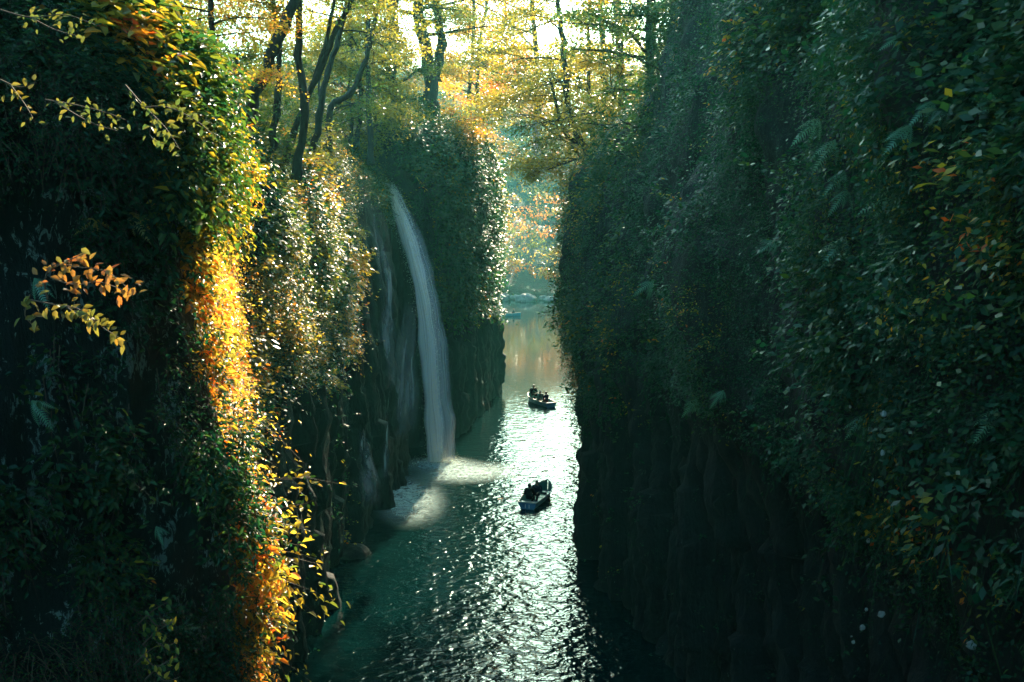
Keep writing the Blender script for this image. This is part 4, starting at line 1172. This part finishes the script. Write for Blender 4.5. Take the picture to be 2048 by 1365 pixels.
def person(x, y, z, face, label, top="black", bottom="black", pose="lap", hair=None, hood=False, lean=.05, scale=1.0, head_turn=0, group=None):
    """seated; face = direction angle the person looks to (from +X); z = seat top"""
    root = empty("person", (x, y, z), face - math.pi / 2); root.scale = (scale,) * 3
    tag(root, label, "person", group)
    V = [(0, 0, .10)]; E = []; R = [(.155, .12)]
    def add(p, parent, r): V.append(tuple(p)); E.append((parent, len(V) - 1)); R.append(r); return len(V) - 1
    s1 = add((0, -.01 + lean * .3, .25), 0, (.145, .105)); s2 = add((0, lean * .7, .40), s1, (.165, .115)); s3 = add((0, lean, .52), s2, (.12, .09))
    nk = add((0, lean + .01, .60), s3, .052); hd0 = add((0, lean + .03, .665), nk, .062); hd1 = add((0, lean + .035, .74), hd0, (.082, .095)); add((0, lean + .03, .82), hd1, (.066, .078))
    hands = {"lap": [(.10, .30, .17)] * 2, "row": [(.16, .42, .30)] * 2, "side": [(.25, .12, .14)] * 2}[pose]
    for sg in (-1, 1):
        sh = add((sg * .185, lean - .01, .515), s3, .062)
        el = add((sg * .255, (.10 if pose != "side" else 0) + lean, .27), sh, .046)
        hx, hy, hz = hands[0]; wr = add((sg * hx, hy, hz), el, .030)
        d = np.array([-sg * .2, 1, -.15]) if pose != "side" else np.array([0, .3, -1.]); d = d / np.linalg.norm(d)
        pm = np.array((sg * hx, hy, hz)) + d * .055
        pi_ = add(pm, wr, (.038, .020))
        side_ = np.array([1, 0, 0.]); dn = np.array([0, 0, -1.])
        for f_, ln in zip((-1.5, -.5, .5, 1.5), (.062, .078, .074, .056) if sg > 0 else (.056, .074, .078, .062)):
            b_ = pm + side_ * f_ * .019 + d * .04
            i1 = add(b_, pi_, .009); i2 = add(b_ + d * ln * .5 + dn * ln * .25, i1, .0085); add(b_ + d * ln * .65 + dn * ln * .75, i2, .007)
        t1 = add(pm - side_ * sg * .035 + d * .005, pi_, .011); add(pm - side_ * sg * .05 + d * .045 + dn * .01, t1, .009)
        hp = add((sg * .095, .03, .085), 0, .085); kn = add((sg * .13, .40, .19), hp, .062)
        an = add((sg * .12, .56, -.13), kn, .042); add((sg * .12, .70, -.17), an, (.040, .028))
    me = skin_body(V, E, R, "body")
    co = np.empty(len(me.vertices) * 3); me.vertices.foreach_get("co", co); co = co.reshape(-1, 3)
    hc = np.array([0, lean + .035, .735])
    fr = co - hc
    # nose, brow and chin on the front of the head
    nose = np.exp(-((fr[:, 0] / .014) ** 2 + ((fr[:, 2] + .012) / .022) ** 2)) * (fr[:, 1] > .04) * (np.linalg.norm(fr, axis=1) < .16)
    co[:, 1] += nose * .022
    chin = np.exp(-((fr[:, 0] / .03) ** 2 + ((fr[:, 2] + .075) / .025) ** 2)) * (fr[:, 1] > .02) * (fr[:, 1] < .13)
    co[:, 1] += chin * .012
    me.vertices.foreach_set("co", co.ravel()); me.update()
    me.materials.clear(); me.materials.append(SKIN)
    for p_ in me.polygons: p_.use_smooth = True; p_.material_index = 0
    body = bpy.data.objects.new("body", me); col.objects.link(body); body.parent = root
    nrm = np.empty(len(me.vertices) * 3); me.vertices.foreach_get("normal", nrm); nrm = nrm.reshape(-1, 3)
    polys = [tuple(p_.vertices) for p_ in me.polygons]; cen = np.array([co[list(p_)].mean(0) for p_ in polys])
    def extract(name, mask, off_, mat):
        fs = [polys[i] for i in np.nonzero(mask)[0]]
        if not fs: return
        used = sorted({i for f in fs for i in f}); mp = {v: k for k, v in enumerate(used)}
        VV = co[used] + nrm[used] * off_
        mesh_obj(name, VV, [tuple(mp[i] for i in f) for f in fs], mat, root, smooth=True)
    X, Yc, Z = cen[:, 0], cen[:, 1], cen[:, 2]
    handm = np.zeros(len(cen), bool)
    for sg in (-1, 1):
        hx, hy, hz = hands[0]
        handm |= np.linalg.norm(cen - (np.array((sg * hx, hy, hz)) + d * .08), axis=1) < .105
    arm = (np.abs(X) > .13) & (Z > .12) & (Yc < hands[0][1] + .02) & ~handm
    legm = ((Z < .115) | ((Yc > .14) & (Z < .28))) & ~handm
    if pose != "side": legm &= ~((Z > .2) & (Yc < .3) & (np.abs(X) > .17))
    extract("trousers", legm & (Z > -.16), .014, JK[bottom])
    extract("shoes", Z <= -.12, .018, JK["black"])
    extract("jacket", (~legm) & (~handm) & (Z < .585), .028, JK[top])
    hm = (np.linalg.norm(cen - hc, axis=1) < .17) & ((Z > .785) | (Yc < lean + .02)) & (Z > .64)
    extract("hood" if hood else "hair", hm | ((Z > .60) & (Yc < lean - .01) & (Z < .9)), .022, JK[top] if hood else HAIR)
    for sg in (-1, 1):
        MB().tube([(sg * .030, lean + .118, .748), (sg * .030, lean + .128, .748)], .009, 8).build("eye", EYE, root)
        MB().tube([(sg * .083, lean + .03, .755), (sg * .093, lean + .025, .74), (sg * .086, lean + .03, .715)], [.012, .016, .01], 6).build("ear", SKIN, root)
    MB().tube([(-.022, lean + .117, .688), (0, lean + .124, .685), (.022, lean + .117, .688)], .005, 6).build("mouth", LIP, root)
    return root

# boat with number 11
s = np.array([.78, 49.4]); bw = np.array([1.93, 53.1]); c = (s + bw) / 2; hd = math.atan2(bw[1] - s[1], bw[0] - s[0])
rowboat(c[0], c[1], hd, 3.9, "blue rowboat numbered 11 nearest the camera carrying two people", HULL, "11")
def loc(c, hd, fx, fy): return (c[0] + math.cos(hd) * fx - math.sin(hd) * fy, c[1] + math.sin(hd) * fx + math.cos(hd) * fy)
p1 = loc(c, hd, -.95, .20); person(p1[0], p1[1], .24, hd, "person in black seen from behind in the stern of boat 11", "black", "black", "lap")
p2 = loc(c, hd, -.12, -.02); person(p2[0], p2[1], .24, hd + math.pi, "person with a cap of dark hair rowing boat 11 in an open dark jacket", "navy", "black", "row", lean=.08)
def two_oars(c, hd, labels, hx=-.55, reach=1.55, tipz=-.06, lock=-.53):
    for sg, lb in zip((1, -1), labels):
        hand = loc(c, hd, hx, sg * .17); tip = loc(c, hd, lock - .05, sg * (0.65 + reach))
        oar((hand[0], hand[1], .56), (tip[0], tip[1], tipz), lb)
two_oars(c, hd, ["oar of boat 11 dipping into the bright ripples on the left", "oar of boat 11 stretched out right towards the cliff"])
# middle boat
s = np.array([3.1, 78.0]); bw = np.array([1.42, 81.6]); c2 = (s + bw) / 2; hd2 = math.atan2(bw[1] - s[1], bw[0] - s[0])
rowboat(c2[0], c2[1], hd2, 4.0, "dark teal rowboat with three people in mid river", HULL, "")
q = loc(c2, hd2, 1.15, .05); person(q[0], q[1], .38, hd2 + math.pi, "tallest dark figure in the bow of the middle boat", "black", "black", "row", scale=1.22)
q = loc(c2, hd2, -.25, .12); person(q[0], q[1], .26, hd2 + math.pi, "hooded figure in grey green amid the middle boat", "grey", "navy", "lap", hood=True)
q = loc(c2, hd2, -1.15, -.05); person(q[0], q[1], .26, hd2 + .4, "person in a dark coat near the stern of the middle boat", "navy", "maroon", "lap", scale=1.05)
two_oars(c2, hd2, ["pale oar held upright to the near side of the middle boat", "far oar of the middle boat"], hx=.6, reach=.8, lock=.9)
# far boat
c3 = np.array([-1.0, 158.0])
rowboat(c3[0], c3[1], math.pi * .01, 4.6, "light blue rowboat on the far pool, half hidden by the headland", HULL3, "")
for k_, (fx, tp, lb) in enumerate([(-1.5, "teal", "person in pale blue at the left end of the far boat"), (-.75, "cream", "person in cream second from the left in the far boat"),
                                   (.15, "black", "person in black amid the far boat"), (1.35, "navy", "person facing left at the right end of the far boat")]):
    q = loc(c3, .03, fx, 0); person(q[0], q[1], .26, 0.4 if k_ < 2 else math.pi - .3, lb, tp, "navy", "lap", scale=1.12)

# ------------------------------------------------------------------ haze
def haze_box():
    m, nt, out = newmat("haze_air")
    v = N(nt, "VolumePrincipled")
    v.inputs["Color"].default_value = (.20, .90, .84, 1)
    v.inputs["Density"].default_value = HAZE
    v.inputs["Anisotropy"].default_value = .45
    nt.links.new(v.outputs[0], out.inputs["Volume"])
    mb = MB().box((0, 600, 65), (1600, 1250, 68.6))
    o = mb.build("haze", m); tag(o, "thin sunlit haze filling the gorge", kind="stuff")
HAZE = .0002
haze_box()

# ------------------------------------------------------------------ light, world, camera
SUN_EL, SUN_AZ = math.radians(25), math.radians(8.8)     # azimuth to the right of straight ahead (+Y)
sd = Vector((math.sin(SUN_AZ) * math.cos(SUN_EL), math.cos(SUN_AZ) * math.cos(SUN_EL), math.sin(SUN_EL)))
sun = bpy.data.lights.new("sun", 'SUN'); sun.energy = 5.0; sun.angle = math.radians(.5); sun.color = (1, .82, .58)
so = bpy.data.objects.new("sun", sun); so.rotation_euler = (-sd).to_track_quat('-Z', 'Y').to_euler(); so.location = (20, 60, 80)
col.objects.link(so)
w = bpy.data.worlds.new("World"); sc.world = w; w.use_nodes = True
nt = w.node_tree; nt.nodes.clear()
wo = nt.nodes.new("ShaderNodeOutputWorld"); bg = nt.nodes.new("ShaderNodeBackground")
sk = nt.nodes.new("ShaderNodeTexSky"); sk.sky_type = 'NISHITA'; sk.sun_disc = False
sk.sun_elevation = SUN_EL; sk.sun_rotation = SUN_AZ
sk.dust_density = 3.0; sk.air_density = 1.0; sk.ozone_density = 2; sk.altitude = 200
tint = nt.nodes.new("ShaderNodeMixRGB"); tint.blend_type = 'MULTIPLY'; tint.inputs[0].default_value = 1.0
tint.inputs[2].default_value = (.60, 1.0, .96, 1)
nt.links.new(sk.outputs[0], tint.inputs[1]); nt.links.new(tint.outputs[0], bg.inputs[0]); bg.inputs[1].default_value = .15
nt.links.new(bg.outputs[0], wo.inputs[0])

cam = bpy.data.cameras.new("camera"); cam.lens = 35; cam.sensor_width = 36; cam.clip_end = 6000; cam.clip_start = .1
co_ = bpy.data.objects.new("camera", cam); co_.location = (0, 0, CAMZ); co_.rotation_euler = (math.pi / 2 - PITCH, 0, 0)
col.objects.link(co_); sc.camera = co_

sc.view_settings.view_transform = 'Standard'; sc.view_settings.look = 'None'
sc.view_settings.exposure = 2.2
sc.view_settings.gamma = 1
cy = sc.cycles
cy.max_bounces = 6; cy.diffuse_bounces = 3; cy.glossy_bounces = 2; cy.transmission_bounces = 4; cy.transparent_max_bounces = 12
cy.volume_bounces = 0
cy.sample_clamp_indirect = 4
cy.use_denoising = True
cy.denoising_prefilter = 'ACCURATE'
